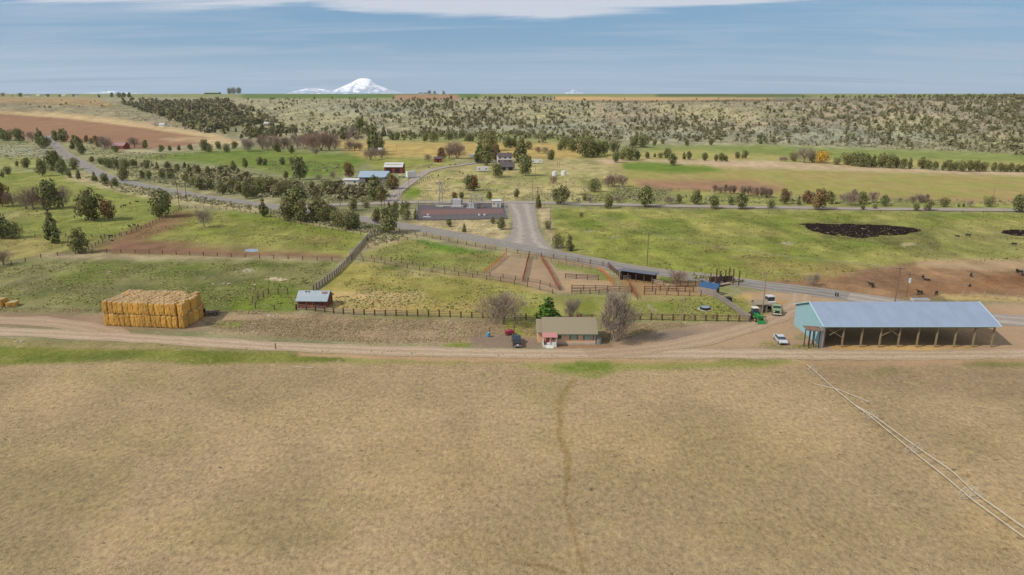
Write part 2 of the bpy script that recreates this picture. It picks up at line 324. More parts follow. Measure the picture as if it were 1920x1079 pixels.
# this side of the lane
paint([(-90, 640), (250, 646), (700, 665), (1200, 668), (2010, 668), (2010, 1090), (-90, 1090)], (168, 145, 111), (154, 133, 100), 1.3, 2)
paint([(-90, 632), (200, 642), (500, 654), (700, 664), (700, 668), (500, 660), (200, 650), (-90, 650)], (150, 138, 92), None, 1, 2)
paint([(-90, 650), (60, 650), (140, 654), (300, 656), (520, 660), (640, 668), (660, 680), (400, 684), (230, 678), (100, 682), (-90, 690)], (94, 116, 38), (128, 130, 62), 1.2, 3)
paint([(640, 668), (960, 676), (960, 682), (660, 684)], (134, 138, 70), (150, 140, 86), 1, 3, .8)
strip([(560, 664), (800, 674), (1100, 678), (1500, 684), (1700, 682), (2010, 676)], 6, 10, (176, 146, 112), (166, 136, 104), .4, 1)
paint([(960, 682), (1400, 678), (1520, 682), (1400, 690), (1180, 694), (1110, 712), (1060, 704)], (132, 140, 66), (148, 140, 84), 1, 3, .85)
blob(1100, 690, 60, 9, (110, 142, 46), None, 1, 3, .8); blob(1420, 678, 80, 4, (122, 140, 58), None, 1, 3, .8)
blob(1640, 700, 60, 7, (108, 124, 60), (124, 130, 72), 1, 4, .8); blob(1660, 697, 22, 5, (116, 142, 44), None, 1, 2, .8)
blob(1880, 684, 90, 5, (116, 136, 56), None, 1, 3, .8)
paint([(1500, 684), (2010, 692), (2010, 760), (1760, 740), (1560, 720)], (154, 130, 102), (142, 120, 92), 1.1, 8, .7)
for u, v, a, b, c, o in ((1880, 990, 120, 60, (170, 144, 96), .4), (120, 900, 160, 70, (142, 124, 80), .5), (430, 1000, 220, 40, (146, 128, 84), .5), (640, 940, 120, 30, (142, 124, 82), .5),
                         (280, 820, 120, 30, (144, 126, 82), .5), (200, 700, 120, 18, (158, 142, 92), .6), (330, 720, 120, 14, (150, 134, 86), .5), (1020, 740, 60, 30, (146, 134, 84), .55),
                         (1040, 830, 60, 24, (148, 134, 84), .5), (600, 780, 200, 30, (174, 150, 108), .5), (1300, 850, 240, 70, (176, 150, 104), .5), (800, 880, 160, 60, (172, 146, 100), .4),
                         (1830, 840, 60, 30, (140, 118, 78), .5), (60, 740, 90, 20, (178, 152, 112), .5), (920, 1020, 120, 30, (158, 132, 92), .5), (1500, 1000, 200, 40, (172, 146, 100), .4),
                         (20, 1040, 120, 40, (138, 120, 82), .5), (1020, 1050, 130, 22, (150, 128, 88), .5)):
    blob(u, v, a, b, tuple(.5*x+.5*y for x, y in zip(c, (168, 147, 110))), None, 1.3, 14, o)
rb = random.Random(4)
for k in range(46):                                        # grazed and trodden dark streaks
    u = 1640+rb.uniform(0, 1)*260; v = 790+(u-1640)*.75+rb.gauss(0, 22); blob(u, v, rb.uniform(3, 10), rb.uniform(1, 3), (128, 106, 66), None, 1.3, 1, .6)
for k in range(60):
    blob(rb.uniform(0, 1900), rb.uniform(700, 1075), rb.uniform(3, 14), rb.uniform(1, 4), rb.choice(((136, 112, 76), (140, 118, 80), (196, 172, 132))), None, 1.3, 1, .5)
# cattle trail down the dry field
tr = [(1075, 712), (1056, 740), (1048, 780), (1050, 820), (1062, 850), (1063, 900), (1057, 940), (1070, 990), (1082, 1030), (1095, 1085)]
paint([(u-2.5, v) for u, v in tr]+[(u+2.5, v) for u, v in tr[::-1]], (136, 108, 66), (128, 104, 62), 1, 1, .85)
paint([(u-6, v) for u, v in tr[:6]]+[(u+8, v) for u, v in tr[:6][::-1]], (146, 124, 78), None, 1, 2, .6)
paint([(960, 1052), (1010, 1056), (1060, 1070), (1060, 1078), (1000, 1062), (960, 1058)], (126, 102, 68), None, 1, 2, .7)
# ------------------------------------------------------------------ materials
MATS = {}
def newmat(name):
    m = bpy.data.materials.new(name); m.use_nodes = True; MATS[name] = m
    nt = m.node_tree; b = nt.nodes['Principled BSDF']; return m, nt, b
def srgb(c, k=KALB): return tuple(float(x) for x in lin(c)*k)+(1.0,)
def mat(name, col, rough=.8, metal=0.0, var=0.18, scale=3.0, bump=0.0, bscale=None, rnd=0.0, stretch=(1, 1, 1), col2=None, thr=None, k=KALB):
    """plain procedural paint: noise-varied colour, optional second colour in patches, optional per-object variation"""
    m, nt, b = newmat(name); N = nt.nodes.new; L = nt.links.new
    tc = N('ShaderNodeTexCoord'); mp = N('ShaderNodeMapping'); L(tc.outputs['Object'], mp.inputs[0]); mp.inputs['Scale'].default_value = stretch
    n = N('ShaderNodeTexNoise'); n.inputs['Scale'].default_value = scale; n.inputs['Detail'].default_value = 5; L(mp.outputs[0], n.inputs[0])
    mr = N('ShaderNodeMapRange'); L(n.outputs[0], mr.inputs[0]); mr.inputs[1].default_value = .25; mr.inputs[2].default_value = .75
    mr.inputs[3].default_value = 1-var; mr.inputs[4].default_value = 1+var
    base = srgb(col, k)
    src = None
    if col2 is not None:
        mx = N('ShaderNodeMix'); mx.data_type = 'RGBA'
        r2 = N('ShaderNodeMapRange'); L(n.outputs[0], r2.inputs[0]); t = thr or (.45, .6); r2.inputs[1].default_value = t[0]; r2.inputs[2].default_value = t[1]
        L(r2.outputs[0], mx.inputs[0]); mx.inputs[6].default_value = base; mx.inputs[7].default_value = srgb(col2, k); src = mx.outputs[2]
    val = mr.outputs[0]
    if rnd > 0:
        oi = N('ShaderNodeObjectInfo'); r3 = N('ShaderNodeMapRange'); L(oi.outputs['Random'], r3.inputs[0]); r3.inputs[3].default_value = 1-rnd; r3.inputs[4].default_value = 1+rnd
        mu = N('ShaderNodeMath'); mu.operation = 'MULTIPLY'; L(val, mu.inputs[0]); L(r3.outputs[0], mu.inputs[1]); val = mu.outputs[0]
    vm = N('ShaderNodeVectorMath'); vm.operation = 'SCALE'
    if src: L(src, vm.inputs[0])
    else: vm.inputs[0].default_value = base[:3]
    L(val, vm.inputs['Scale']); L(vm.outputs[0], b.inputs['Base Color'])
    b.inputs['Roughness'].default_value = rough; b.inputs['Metallic'].default_value = metal
    if bump > 0:
        n2 = N('ShaderNodeTexNoise'); n2.inputs['Scale'].default_value = bscale or scale*3; L(mp.outputs[0], n2.inputs[0])
        bp = N('ShaderNodeBump'); bp.inputs['Strength'].default_value = bump; bp.inputs['Distance'].default_value = .1; L(n2.outputs[0], bp.inputs['Height']); L(bp.outputs[0], b.inputs['Normal'])
    return m
def leafmat(name, c1, c2, c3=None, var=.35, scale=.9, rnd=.18):
    """foliage: clump-sized colour changes plus a hue shift from tree to tree"""
    m, nt, b = newmat(name); N = nt.nodes.new; L = nt.links.new
    g = N('ShaderNodeNewGeometry'); oi = N('ShaderNodeObjectInfo')
    n = N('ShaderNodeTexNoise'); n.inputs['Scale'].default_value = scale; n.inputs['Detail'].default_value = 3; L(g.outputs['Position'], n.inputs[0])
    r = N('ShaderNodeMapRange'); L(n.outputs[0], r.inputs[0]); r.inputs[1].default_value = .35; r.inputs[2].default_value = .65
    mx = N('ShaderNodeMix'); mx.data_type = 'RGBA'; L(r.outputs[0], mx.inputs[0]); mx.inputs[6].default_value = srgb(c1); mx.inputs[7].default_value = srgb(c2)
    mx2 = N('ShaderNodeMix'); mx2.data_type = 'RGBA'; L(oi.outputs['Random'], mx2.inputs[0]); L(mx.outputs[2], mx2.inputs[6])
    mx3 = N('ShaderNodeMix'); mx3.data_type = 'RGBA'; mx3.inputs[0].default_value = .55; L(mx.outputs[2], mx3.inputs[6]); mx3.inputs[7].default_value = srgb(c3 or c2); L(mx3.outputs[2], mx2.inputs[7])
    rn = N('ShaderNodeTexWhiteNoise'); rn.noise_dimensions = '3D'
    sn = N('ShaderNodeVectorMath'); sn.operation = 'SNAP'; L(g.outputs['Position'], sn.inputs[0]); sn.inputs[1].default_value = (.5, .5, .5); L(sn.outputs[0], rn.inputs[0])
    r4 = N('ShaderNodeMapRange'); L(rn.outputs[0], r4.inputs[0]); r4.inputs[3].default_value = 1-var; r4.inputs[4].default_value = 1+var
    vm = N('ShaderNodeVectorMath'); vm.operation = 'SCALE'; L(mx2.outputs[2], vm.inputs[0]); L(r4.outputs[0], vm.inputs['Scale'])
    L(vm.outputs[0], b.inputs['Base Color']); b.inputs['Roughness'].default_value = .9
    b.inputs['Specular IOR Level'].default_value = .15
    return m
def groundmat(name, vcol=True, col=(140, 130, 110), bump=.35):
    m, nt, b = newmat(name); N = nt.nodes.new; L = nt.links.new
    g = N('ShaderNodeNewGeometry')
    def noise(sc, det, st=(1, 1, 1), rough=.55):
        mp = N('ShaderNodeMapping'); L(g.outputs['Position'], mp.inputs[0]); mp.inputs['Scale'].default_value = st
        n = N('ShaderNodeTexNoise'); n.inputs['Scale'].default_value = sc; n.inputs['Detail'].default_value = det; n.inputs['Roughness'].default_value = rough
        L(mp.outputs[0], n.inputs[0]); return n.outputs[0]
    def mth(op, a, b_=None, clamp=False):
        n = N('ShaderNodeMath'); n.operation = op; n.use_clamp = clamp
        for i, x in enumerate((a, b_)):
            if x is None: continue
            if isinstance(x, (int, float)): n.inputs[i].default_value = x
            else: L(x, n.inputs[i])
        return n.outputs[0]
    def rng(x, a, b_, c=0., d=1.):
        n = N('ShaderNodeMapRange'); L(x, n.inputs[0])
        for i, q in ((1, a), (2, b_), (3, c), (4, d)): n.inputs[i].default_value = q
        return n.outputs[0]
    at = N('ShaderNodeAttribute'); at.attribute_name = 'cover'
    ra = N('ShaderNodeAttribute'); ra.attribute_name = 'tuft'
    tuft = ra.outputs['Fac']
    fine = noise(1.35, 6, (1.15, .75, 1), .8); mid = noise(.40, 6, (.8, 1.1, 1), .75); big = noise(.045, 4); blot = noise(.8, 4, (1, 1.3, 1), .6)
    f = mth('ADD', mth('MULTIPLY', mth('SUBTRACT', fine, .5), 2.1), mth('MULTIPLY', mth('SUBTRACT', mid, .5), .55))
    f = mth('ADD', f, mth('MULTIPLY', mth('SUBTRACT', big, .5), .12))
    f = mth('ADD', mth('MULTIPLY', f, mth('ADD', mth('MULTIPLY', tuft, .8), .12)), 1.04)
    sy = N('ShaderNodeSeparateXYZ'); L(g.outputs['Position'], sy.inputs[0])
    f = mth('ADD', f, mth('MULTIPLY', mth('MULTIPLY', mth('SUBTRACT', noise(.13, 7, (.7, .9, 1), .8), .5), tuft), rng(sy.outputs[1], 140, 200, .25, 1.7)))
    # sparse dark tufts and pale dry flecks
    dk = mth('MULTIPLY', mth('MULTIPLY', rng(blot, .60, .68), rng(mid, .46, .58)), tuft)
    f = mth('MULTIPLY', f, mth('SUBTRACT', 1.0, mth('MULTIPLY', dk, .5)))
    f = mth('MINIMUM', mth('MAXIMUM', f, .25), 1.9)
    vm = N('ShaderNodeVectorMath'); vm.operation = 'SCALE'; L(at.outputs['Color'], vm.inputs[0]); L(f, vm.inputs['Scale'])
    fl = mth('MULTIPLY', rng(noise(.5, 6, (1, .5, 1), .8), .54, .66), mth('MULTIPLY', tuft, .30))
    mx = N('ShaderNodeMix'); mx.data_type = 'RGBA'; L(fl, mx.inputs[0]); L(vm.outputs[0], mx.inputs[6]); mx.inputs[7].default_value = srgb((186, 172, 118))
    L(mx.outputs[2], b.inputs['Base Color']); b.inputs['Roughness'].default_value = 1.0; b.inputs['Specular IOR Level'].default_value = .1
    bp = N('ShaderNodeBump'); bp.inputs['Strength'].default_value = bump; bp.inputs['Distance'].default_value = .35
    hh = mth('ADD', mth('MULTIPLY', fine, .6), mid); L(mth('MULTIPLY', hh, mth('ADD', tuft, .15)), bp.inputs['Height']); L(bp.outputs[0], b.inputs['Normal'])
    return m
GROUND = groundmat('dry_ground')
# ------------------------------------------------------------------ object helpers
COL = SC.collection
def tag(o, label=None, cat=None, group=None, kind=None):
    if label: o['label'] = label
    if cat: o['category'] = cat
    if group: o['group'] = group
    if kind: o['kind'] = kind
    return o
def link(o, parent=None):
    COL.objects.link(o)
    if parent: o.parent = parent
    return o
def empty(name, loc, rz=0.0, **kw):
    o = bpy.data.objects.new(name, None); o.location = loc; o.rotation_euler = (0, 0, rz); o.empty_display_size = .5
    link(o); return tag(o, **kw)
def npmesh(name, V, Fs, mats, midx=None, smooth=False):
    """V (n,3); Fs (m,k) all faces the same size"""
    me = bpy.data.meshes.new(name); V = np.asarray(V, np.float32); Fs = np.asarray(Fs, np.int32); k = Fs.shape[1]
    me.vertices.add(len(V)); me.vertices.foreach_set('co', V.ravel())
    me.loops.add(Fs.size); me.loops.foreach_set('vertex_index', Fs.ravel())
    me.polygons.add(len(Fs)); me.polygons.foreach_set('loop_start', np.arange(0, Fs.size, k, dtype=np.int32))
    me.polygons.foreach_set('loop_total', np.full(len(Fs), k, np.int32))
    for m in mats: me.materials.append(MATS[m] if isinstance(m, str) else m)
    if midx is not None: me.polygons.foreach_set('material_index', np.asarray(midx, np.int32))
    if smooth: me.polygons.foreach_set('use_smooth', np.ones(len(Fs), bool))
    me.update(calc_edges=True); return me
class MB:
    def __init__(s): s.v = []; s.f = []; s.m = []; s.cur = 0
    def poly(s, pts):
        i = len(s.v); s.v += [tuple(p) for p in pts]; s.f.append(tuple(range(i, i+len(pts)))); s.m.append(s.cur); return s
    def solid(s, ring0, ring1, caps=True):
        n = len(ring0); i = len(s.v); s.v += [tuple(p) for p in ring0]+[tuple(p) for p in ring1]
        for k in range(n):
            j = (k+1) % n; s.f.append((i+k, i+j, i+n+j, i+n+k)); s.m.append(s.cur)
        if caps:
            s.f.append(tuple(i+k for k in range(n-1, -1, -1))); s.f.append(tuple(i+n+k for k in range(n))); s.m += [s.cur]*2
        return s
    def box(s, cx, cy, z0, sx, sy, sz, rz=0.0):
        c, q = math.cos(rz), math.sin(rz); r = []
        for dx, dy in ((-1, -1), (1, -1), (1, 1), (-1, 1)):
            x, y = dx*sx/2, dy*sy/2; r.append((cx+x*c-y*q, cy+x*q+y*c))
        return s.solid([(x, y, z0) for x, y in r], [(x, y, z0+sz) for x, y in r])
    def bar(s, p, q, r, n=4, r2=None, rot=0.0):
        p = Vector(p); q = Vector(q); d = (q-p)
        if d.length < 1e-6: return s
        d.normalize(); a = d.cross(Vector((0, 0, 1))) if abs(d.z) < .95 else d.cross(Vector((1, 0, 0))); a.normalize(); b = d.cross(a)
        r2 = r if r2 is None else r2
        A = []; B = []
        for k in range(n):
            t = 2*math.pi*k/n+rot+(math.pi/4 if n == 4 else 0); w = a*math.cos(t)+b*math.sin(t)
            A.append(p+w*r); B.append(q+w*r2)
        return s.solid(B, A)
    def ball(s, c, rx, ry, rz, n=8, m=5):
        rings = []
        for j in range(1, m):
            t = math.pi*j/m; rings.append([(c[0]+rx*math.sin(t)*math.cos(2*math.pi*k/n), c[1]+ry*math.sin(t)*math.sin(2*math.pi*k/n), c[2]-rz*math.cos(t)) for k in range(n)])
        i = len(s.v)
        for r in rings: s.v += r
        s.v += [(c[0], c[1], c[2]-rz), (c[0], c[1], c[2]+rz)]; lo = len(s.v)-2; hi = lo+1
        for j in range(len(rings)-1):
            for k in range(n):
                l = (k+1) % n; s.f.append((i+j*n+k, i+j*n+l, i+(j+1)*n+l, i+(j+1)*n+k)); s.m.append(s.cur)
        t0 = i+(len(rings)-1)*n
        for k in range(n):
            l = (k+1) % n; s.f.append((lo, i+l, i+k)); s.f.append((hi, t0+k, t0+l)); s.m += [s.cur]*2
        return s
    def mesh(s, name, mats, smooth=False):
        me = bpy.data.meshes.new(name); me.from_pydata([tuple(v) for v in s.v], [], s.f)
        for m in (mats if isinstance(mats, (list, tuple)) else [mats]): me.materials.append(MATS[m])
        me.polygons.foreach_set('material_index', s.m)
        if smooth: me.polygons.foreach_set('use_smooth', [True]*len(s.f))
        me.update(); return me
    def build(s, name, mats, parent=None, smooth=False, **kw):
        o = bpy.data.objects.new(name, s.mesh(name, mats, smooth)); link(o, parent); return tag(o, **kw)
def inst(name, me, parent=None, loc=(0, 0, 0), rz=0.0, sc=(1, 1, 1), **kw):
    o = bpy.data.objects.new(name, me); o.location = loc; o.rotation_euler = (0, 0, rz); o.scale = sc; link(o, parent); return tag(o, **kw)
def copy_tree(o, parent=None):
    c = o.copy(); COL.objects.link(c); c.parent = parent
    for ch in list(o.children): copy_tree(ch, c)
    return c

# ------------------------------------------------------------------ ground mesh
def sample(M, u, v):
    a = np.clip((u+80)/2-.5, 0, RW-1.001); b = np.clip(v-.5, 0, RH-1.001); i = a.astype(int); j = b.astype(int); fa = a-i; fb = b-j
    if M.ndim == 3: fa = fa[..., None]; fb = fb[..., None]
    return (M[j, i]*(1-fa)+M[j, i+1]*fa)*(1-fb)+(M[j+1, i]*(1-fa)+M[j+1, i+1]*fa)*fb
def land(name, ys, ss, kind='structure'):
    S, Y = np.meshgrid(ss, ys); X = S*Y; Z = terrain(X, Y)
    u, v = project(X, Y, Z)
    # ragged borders: the map is read a little beside each point
    j = np.minimum(1.0, 250/Y)
    u2 = u+(fbm(X/6, Y/6, 31)-.5)*14*j+(fbm(X/1.3, Y/1.3, 35)-.5)*7*j; v2 = v+(fbm(X/7+9, Y/7, 32)-.5)*7*j+(fbm(X/1.4, Y/1.4, 36)-.5)*3*j
    A = sample(MA, u2, v2); B = sample(MB_, u2, v2); R = sample(MR, u2, v2)
    k = np.clip((fbm(X/16, Y/20, 41, 7)-.5)*3.6+.5+.25*(fbm(X/1.6, Y/2.2, 44, 3)-.5), 0, 1)[..., None]
    C = A*(1-k)+B*k
    e = (np.clip((fbm(X/4, Y/9, 51, 5)-.5)*1.6, -.35, .35)*np.clip((Y-100)/120, .12, 1))[..., None]*np.clip(R, .2, 1)[..., None]; C = np.clip(C*(1+e*.6), .01, 1)
    ny, nx = X.shape; idx = np.arange(nx*ny).reshape(ny, nx)
    Fs = np.stack([idx[:-1, :-1], idx[:-1, 1:], idx[1:, 1:], idx[1:, :-1]], -1).reshape(-1, 4)
    me = npmesh(name, np.stack([X, Y, Z], -1).reshape(-1, 3), Fs, ['dry_ground'], smooth=True)
    ca = me.attributes.new('cover', 'FLOAT_COLOR', 'POINT'); ca.data.foreach_set('color', np.concatenate([C.reshape(-1, 3), np.ones((nx*ny, 1))], 1).astype(np.float32).ravel())
    ta = me.attributes.new('tuft', 'FLOAT', 'POINT'); ta.data.foreach_set('value', R.ravel().astype(np.float32))
    o = bpy.data.objects.new(name, me); link(o); return tag(o, kind=kind)
def ys_between(v0, v1, step):
    v = np.arange(v0, v1, -step); return H/np.tan(ang(v))
yn = ys_between(1250, 300, 1.6)
yh = np.arange(yn[-1]+1.5, 760, 3.0)
ss1 = np.linspace(-1.25, 1.25, 1000)
land('ground', np.concatenate([[30.0], yn, yh]), ss1)
y1 = yh[-1]
land('hills', np.concatenate([np.arange(y1, 2300, 4.5)]), np.linspace(-1.25, 1.25, 900))
land('plateau', np.concatenate([np.arange(y1+4.5*int((2300-y1)//4.5)+.0, 3000, 20), np.geomspace(3000, 14000, 60)]), np.linspace(-1.25, 1.25, 500))
# ------------------------------------------------------------------ roads
def surfmat(name, col, col2, fine=.25, stretch=(1, 1, 1), rough=.95, bump=.2):
    m, nt, b = newmat(name); N = nt.nodes.new; L = nt.links.new
    g = N('ShaderNodeNewGeometry'); uv = N('ShaderNodeAttribute'); uv.attribute_name = 'across'
    n = N('ShaderNodeTexNoise'); n.inputs['Scale'].default_value = .16; n.inputs['Detail'].default_value = 5; L(g.outputs['Position'], n.inputs[0])
    n2 = N('ShaderNodeTexNoise'); n2.inputs['Scale'].default_value = 1.8; n2.inputs['Detail'].default_value = 5; L(g.outputs['Position'], n2.inputs[0])
    # two wheel tracks: bands of the across value near .3 and .7
    w = N('ShaderNodeMath'); w.operation = 'PINGPONG'; L(uv.outputs['Fac'], w.inputs[0]); w.inputs[1].default_value = .5
    n3 = N('ShaderNodeTexNoise'); n3.inputs['Scale'].default_value = .3; L(g.outputs['Position'], n3.inputs[0]); w2 = N('ShaderNodeMath'); w2.operation = 'MULTIPLY_ADD'; L(n3.outputs[0], w2.inputs[0]); w2.inputs[1].default_value = .35; L(w.outputs[0], w2.inputs[2])
    d = N('ShaderNodeMath'); d.operation = 'SUBTRACT'; L(w2.outputs[0], d.inputs[0]); d.inputs[1].default_value = .46
    a = N('ShaderNodeMath'); a.operation = 'ABSOLUTE'; L(d.outputs[0], a.inputs[0])
    r = N('ShaderNodeMapRange'); L(a.outputs[0], r.inputs[0]); r.inputs[1].default_value = .03; r.inputs[2].default_value = .13; r.inputs[3].default_value = 1; r.inputs[4].default_value = 0
    s = N('ShaderNodeMath'); s.operation = 'ADD'; L(r.outputs[0], s.inputs[0]); L(n.outputs[0], s.inputs[1])
    r2 = N('ShaderNodeMapRange'); L(s.outputs[0], r2.inputs[0]); r2.inputs[1].default_value = .35; r2.inputs[2].default_value = 1.45
    mx = N('ShaderNodeMix'); mx.data_type = 'RGBA'; L(r2.outputs[0], mx.inputs[0]); mx.inputs[6].default_value = srgb(col2); mx.inputs[7].default_value = srgb(col)
    r3 = N('ShaderNodeMapRange'); L(n2.outputs[0], r3.inputs[0]); r3.inputs[1].default_value = .25; r3.inputs[2].default_value = .75; r3.inputs[3].default_value = 1-fine; r3.inputs[4].default_value = 1+fine
    vm = N('ShaderNodeVectorMath'); vm.operation = 'SCALE'; L(mx.outputs[2], vm.inputs[0]); L(r3.outputs[0], vm.inputs['Scale']); L(vm.outputs[0], b.inputs['Base Color'])
    b.inputs['Roughness'].default_value = rough; b.inputs['Specular IOR Level'].default_value = .2
    bp = N('ShaderNodeBump'); bp.inputs['Strength'].default_value = bump; bp.inputs['Distance'].default_value = .1; L(n2.outputs[0], bp.inputs['Height']); L(bp.outputs[0], b.inputs['Normal'])
surfmat('asphalt', (150, 144, 136), (126, 121, 114), .12)
surfmat('gravel', (172, 160, 148), (148, 138, 128), .14)
surfmat('lane_dirt', (186, 164, 138), (168, 147, 121), .2)
surfmat('track_dirt', (176, 152, 126), (164, 141, 115), .2)
mat('road_paint', (196, 190, 176), .8, var=.25, scale=.6)
def smooth_line(pts, step=4.0):
    p = [Vector((a[0], a[1], 0)) for a in pts]; p = [p[0]*2-p[1]]+p+[p[-1]*2-p[-2]]; out = []
    for i in range(1, len(p)-2):
        n = max(1, int((p[i+1]-p[i]).length/step))
        for k in range(n):
            t = k/n; a, b, c, d = p[i-1], p[i], p[i+1], p[i+2]
            out.append(.5*((2*b)+(c-a)*t+(2*a-5*b+4*c-d)*t*t+(3*b-a-3*c+d)*t*t*t))
    out.append(p[-2]); return out
def ribbon(name, px, w, m, dz=.1, w1=None, jag=0.0, kind='structure', off=0.0, cross=8, world=False):
    ln = smooth_line([(q.x, q.y) for q in (px if world else [P(u, v) for u, v in px])]); n = len(ln); V = []; A = []; w1 = w1 or w
    for i, q in enumerate(ln):
        t = (ln[min(i+1, n-1)]-ln[max(i-1, 0)]).normalized(); nr = Vector((-t.y, t.x, 0)); ww = w+(w1-w)*i/(n-1)
        jl = jag*(float(fbm(q.x/3., q.y/3., 61))-.5)*2; jr = jag*(float(fbm(q.x/3., q.y/3., 71))-.5)*2
        for k in range(cross+1):
            a = k/cross-.5; x = q+nr*(off+a*ww+(jl if a > 0 else jr)*abs(a)*2)
            V.append((x.x, x.y, 0)); A.append(k/cross)
    V = np.array(V); V[:, 2] = terrain(V[:, 0], V[:, 1])+dz+np.clip((V[:, 1]-250)/300, 0, 1)*.2
    idx = np.arange(len(V)).reshape(n, cross+1); Fs = np.stack([idx[:-1, 1:], idx[:-1, :-1], idx[1:, :-1], idx[1:, 1:]], -1).reshape(-1, 4)
    me = npmesh(name, V, Fs, [m], smooth=True); at = me.attributes.new('across', 'FLOAT', 'POINT'); at.data.foreach_set('value', np.array(A, np.float32))
    o = bpy.data.objects.new(name, me); link(o); tag(o, kind=kind); return o
def sheet(name, left, right, m, dz=.06):
    """surface between two border lines given in picture positions"""
    def rs(l, n):
        l = [P(*q) for q in l]; d = [0]
        for a, b in zip(l, l[1:]): d.append(d[-1]+(b-a).length)
        t = np.linspace(0, d[-1], n); return np.stack([np.interp(t, d, [q[k] for q in l]) for k in (0, 1)], -1)
    n = 40; a = rs(left, n); b = rs(right, n); c = np.linspace(0, 1, 13); V = a[:, None, :]*(1-c[None, :, None])+b[:, None, :]*c[None, :, None]
    V = V.reshape(-1, 2); Z = terrain(V[:, 0], V[:, 1])+dz+np.clip((V[:, 1]-250)/300, 0, 1)*.2
    V = np.concatenate([V, Z[:, None]], 1); idx = np.arange(len(V)).reshape(n, 13)
    Fs = np.stack([idx[:-1, :-1], idx[:-1, 1:], idx[1:, 1:], idx[1:, :-1]], -1).reshape(-1, 4)
    me = npmesh(name, V, Fs, [m], smooth=True); at = me.attributes.new('across', 'FLOAT', 'POINT'); at.data.foreach_set('value', np.tile(c, n).astype(np.float32))
    # face up
    if me.polygons[0].normal.z < 0: me.flip_normals()
    o = bpy.data.objects.new(name, me); link(o); return tag(o, kind='structure')
MAIN = [(88, 255), (100, 267), (117, 285), (150, 305), (175, 320), (207, 335), (250, 345), (325, 360), (425, 376), (500, 386), (600, 400), (687, 412), (755, 424), (830, 436), (905, 450), (960, 460),
        (1022, 473), (1085, 485), (1147, 498), (1210, 508), (1260, 514), (1310, 520), (1360, 526), (1435, 536), (1515, 546), (1590, 556), (1652, 565), (1760, 583), (1865, 598), (1915, 602), (2040, 610)]
ribbon('road_shoulder', MAIN, 9.6, 'gravel', .05, jag=.8)
ribbon('road', MAIN[:26], 7.0, 'asphalt', .09)
ribbon('road_marking', MAIN[:17], .16, 'road_paint', .11, off=0, cross=1)
ribbon('road_marking', MAIN[:24], .14, 'road_paint', .11, off=3.1, cross=1)
ribbon('road_marking', MAIN[:20], .14, 'road_paint', .11, off=-3.1, cross=1)
ribbon('gravel_road', [(560, 389), (620, 385), (690, 383), (762, 380), (860, 380), (955, 380), (1022, 381), (1110, 383.5), (1210, 385.5), (1320, 388), (1440, 389.5), (1565, 391.5), (1690, 393), (1915, 395), (2040, 396)], 7.5, 'gravel', .16, jag=.6)
sheet('gravel_apron', [(943, 381), (950, 390), (957, 400), (962, 420), (957, 440), (935, 453), (900, 448)], [(1003, 383), (1004, 392), (1005, 403), (1010, 430), (1024, 458), (1062, 477), (1090, 487)], 'gravel')
ribbon('driveway', [(728, 381), (737, 372), (750, 357), (765, 345), (782, 334), (800, 323), (830, 315), (860, 311), (885, 307), (930, 303)], 6.5, 'gravel', .12, jag=.7)
LANE = [(-60, 617), (0, 622), (100, 626), (200, 631), (300, 637), (400, 643), (500, 649), (600, 653), (700, 657), (800, 660), (900, 662), (1000, 663), (1150, 663.5), (1300, 664), (1450, 665), (1600, 665.5), (1760, 665), (1920, 664), (2040, 663)]
ribbon('farm_lane', LANE, 5.4, 'lane_dirt', .04, jag=.9)
ribbon('farm_track', [(1100, 664), (1200, 657), (1280, 645), (1350, 630), (1410, 613), (1450, 598), (1480, 582), (1500, 566), (1500, 551)], 5.5, 'track_dirt', .055, jag=1.2)
ribbon('farm_track', [(-60, 600), (60, 603), (150, 612), (230, 630)], 6, 'track_dirt', .035, jag=1.5)
# ------------------------------------------------------------------ trees
leafmat('juniper_leaf', (100, 110, 64), (144, 144, 92), (124, 114, 74))
leafmat('spruce_leaf', (74, 104, 42), (104, 136, 56), (84, 116, 48))
leafmat('rust_leaf', (138, 108, 74), (116, 106, 68), (150, 112, 80))
leafmat('yellow_leaf', (216, 168, 60), (190, 150, 60), (226, 180, 80))
leafmat('twig', (172, 156, 140), (150, 134, 120), (158, 140, 124), var=.15, rnd=.1)
leafmat('pink_twig', (176, 146, 130), (148, 128, 112), (166, 134, 116), var=.15)
leafmat('sage_leaf', (160, 156, 120), (140, 140, 104), (168, 160, 118), var=.2)
leafmat('weed_leaf', (190, 168, 128), (168, 146, 110), (196, 176, 130), var=.15)
leafmat('hill_leaf', (116, 118, 80), (146, 140, 102), (132, 118, 90), var=.2, scale=.2)
mat('bark', (150, 132, 112), .9, var=.3, scale=4, bump=.3)
mat('pale_bark', (176, 158, 138), .9, var=.25, scale=4)
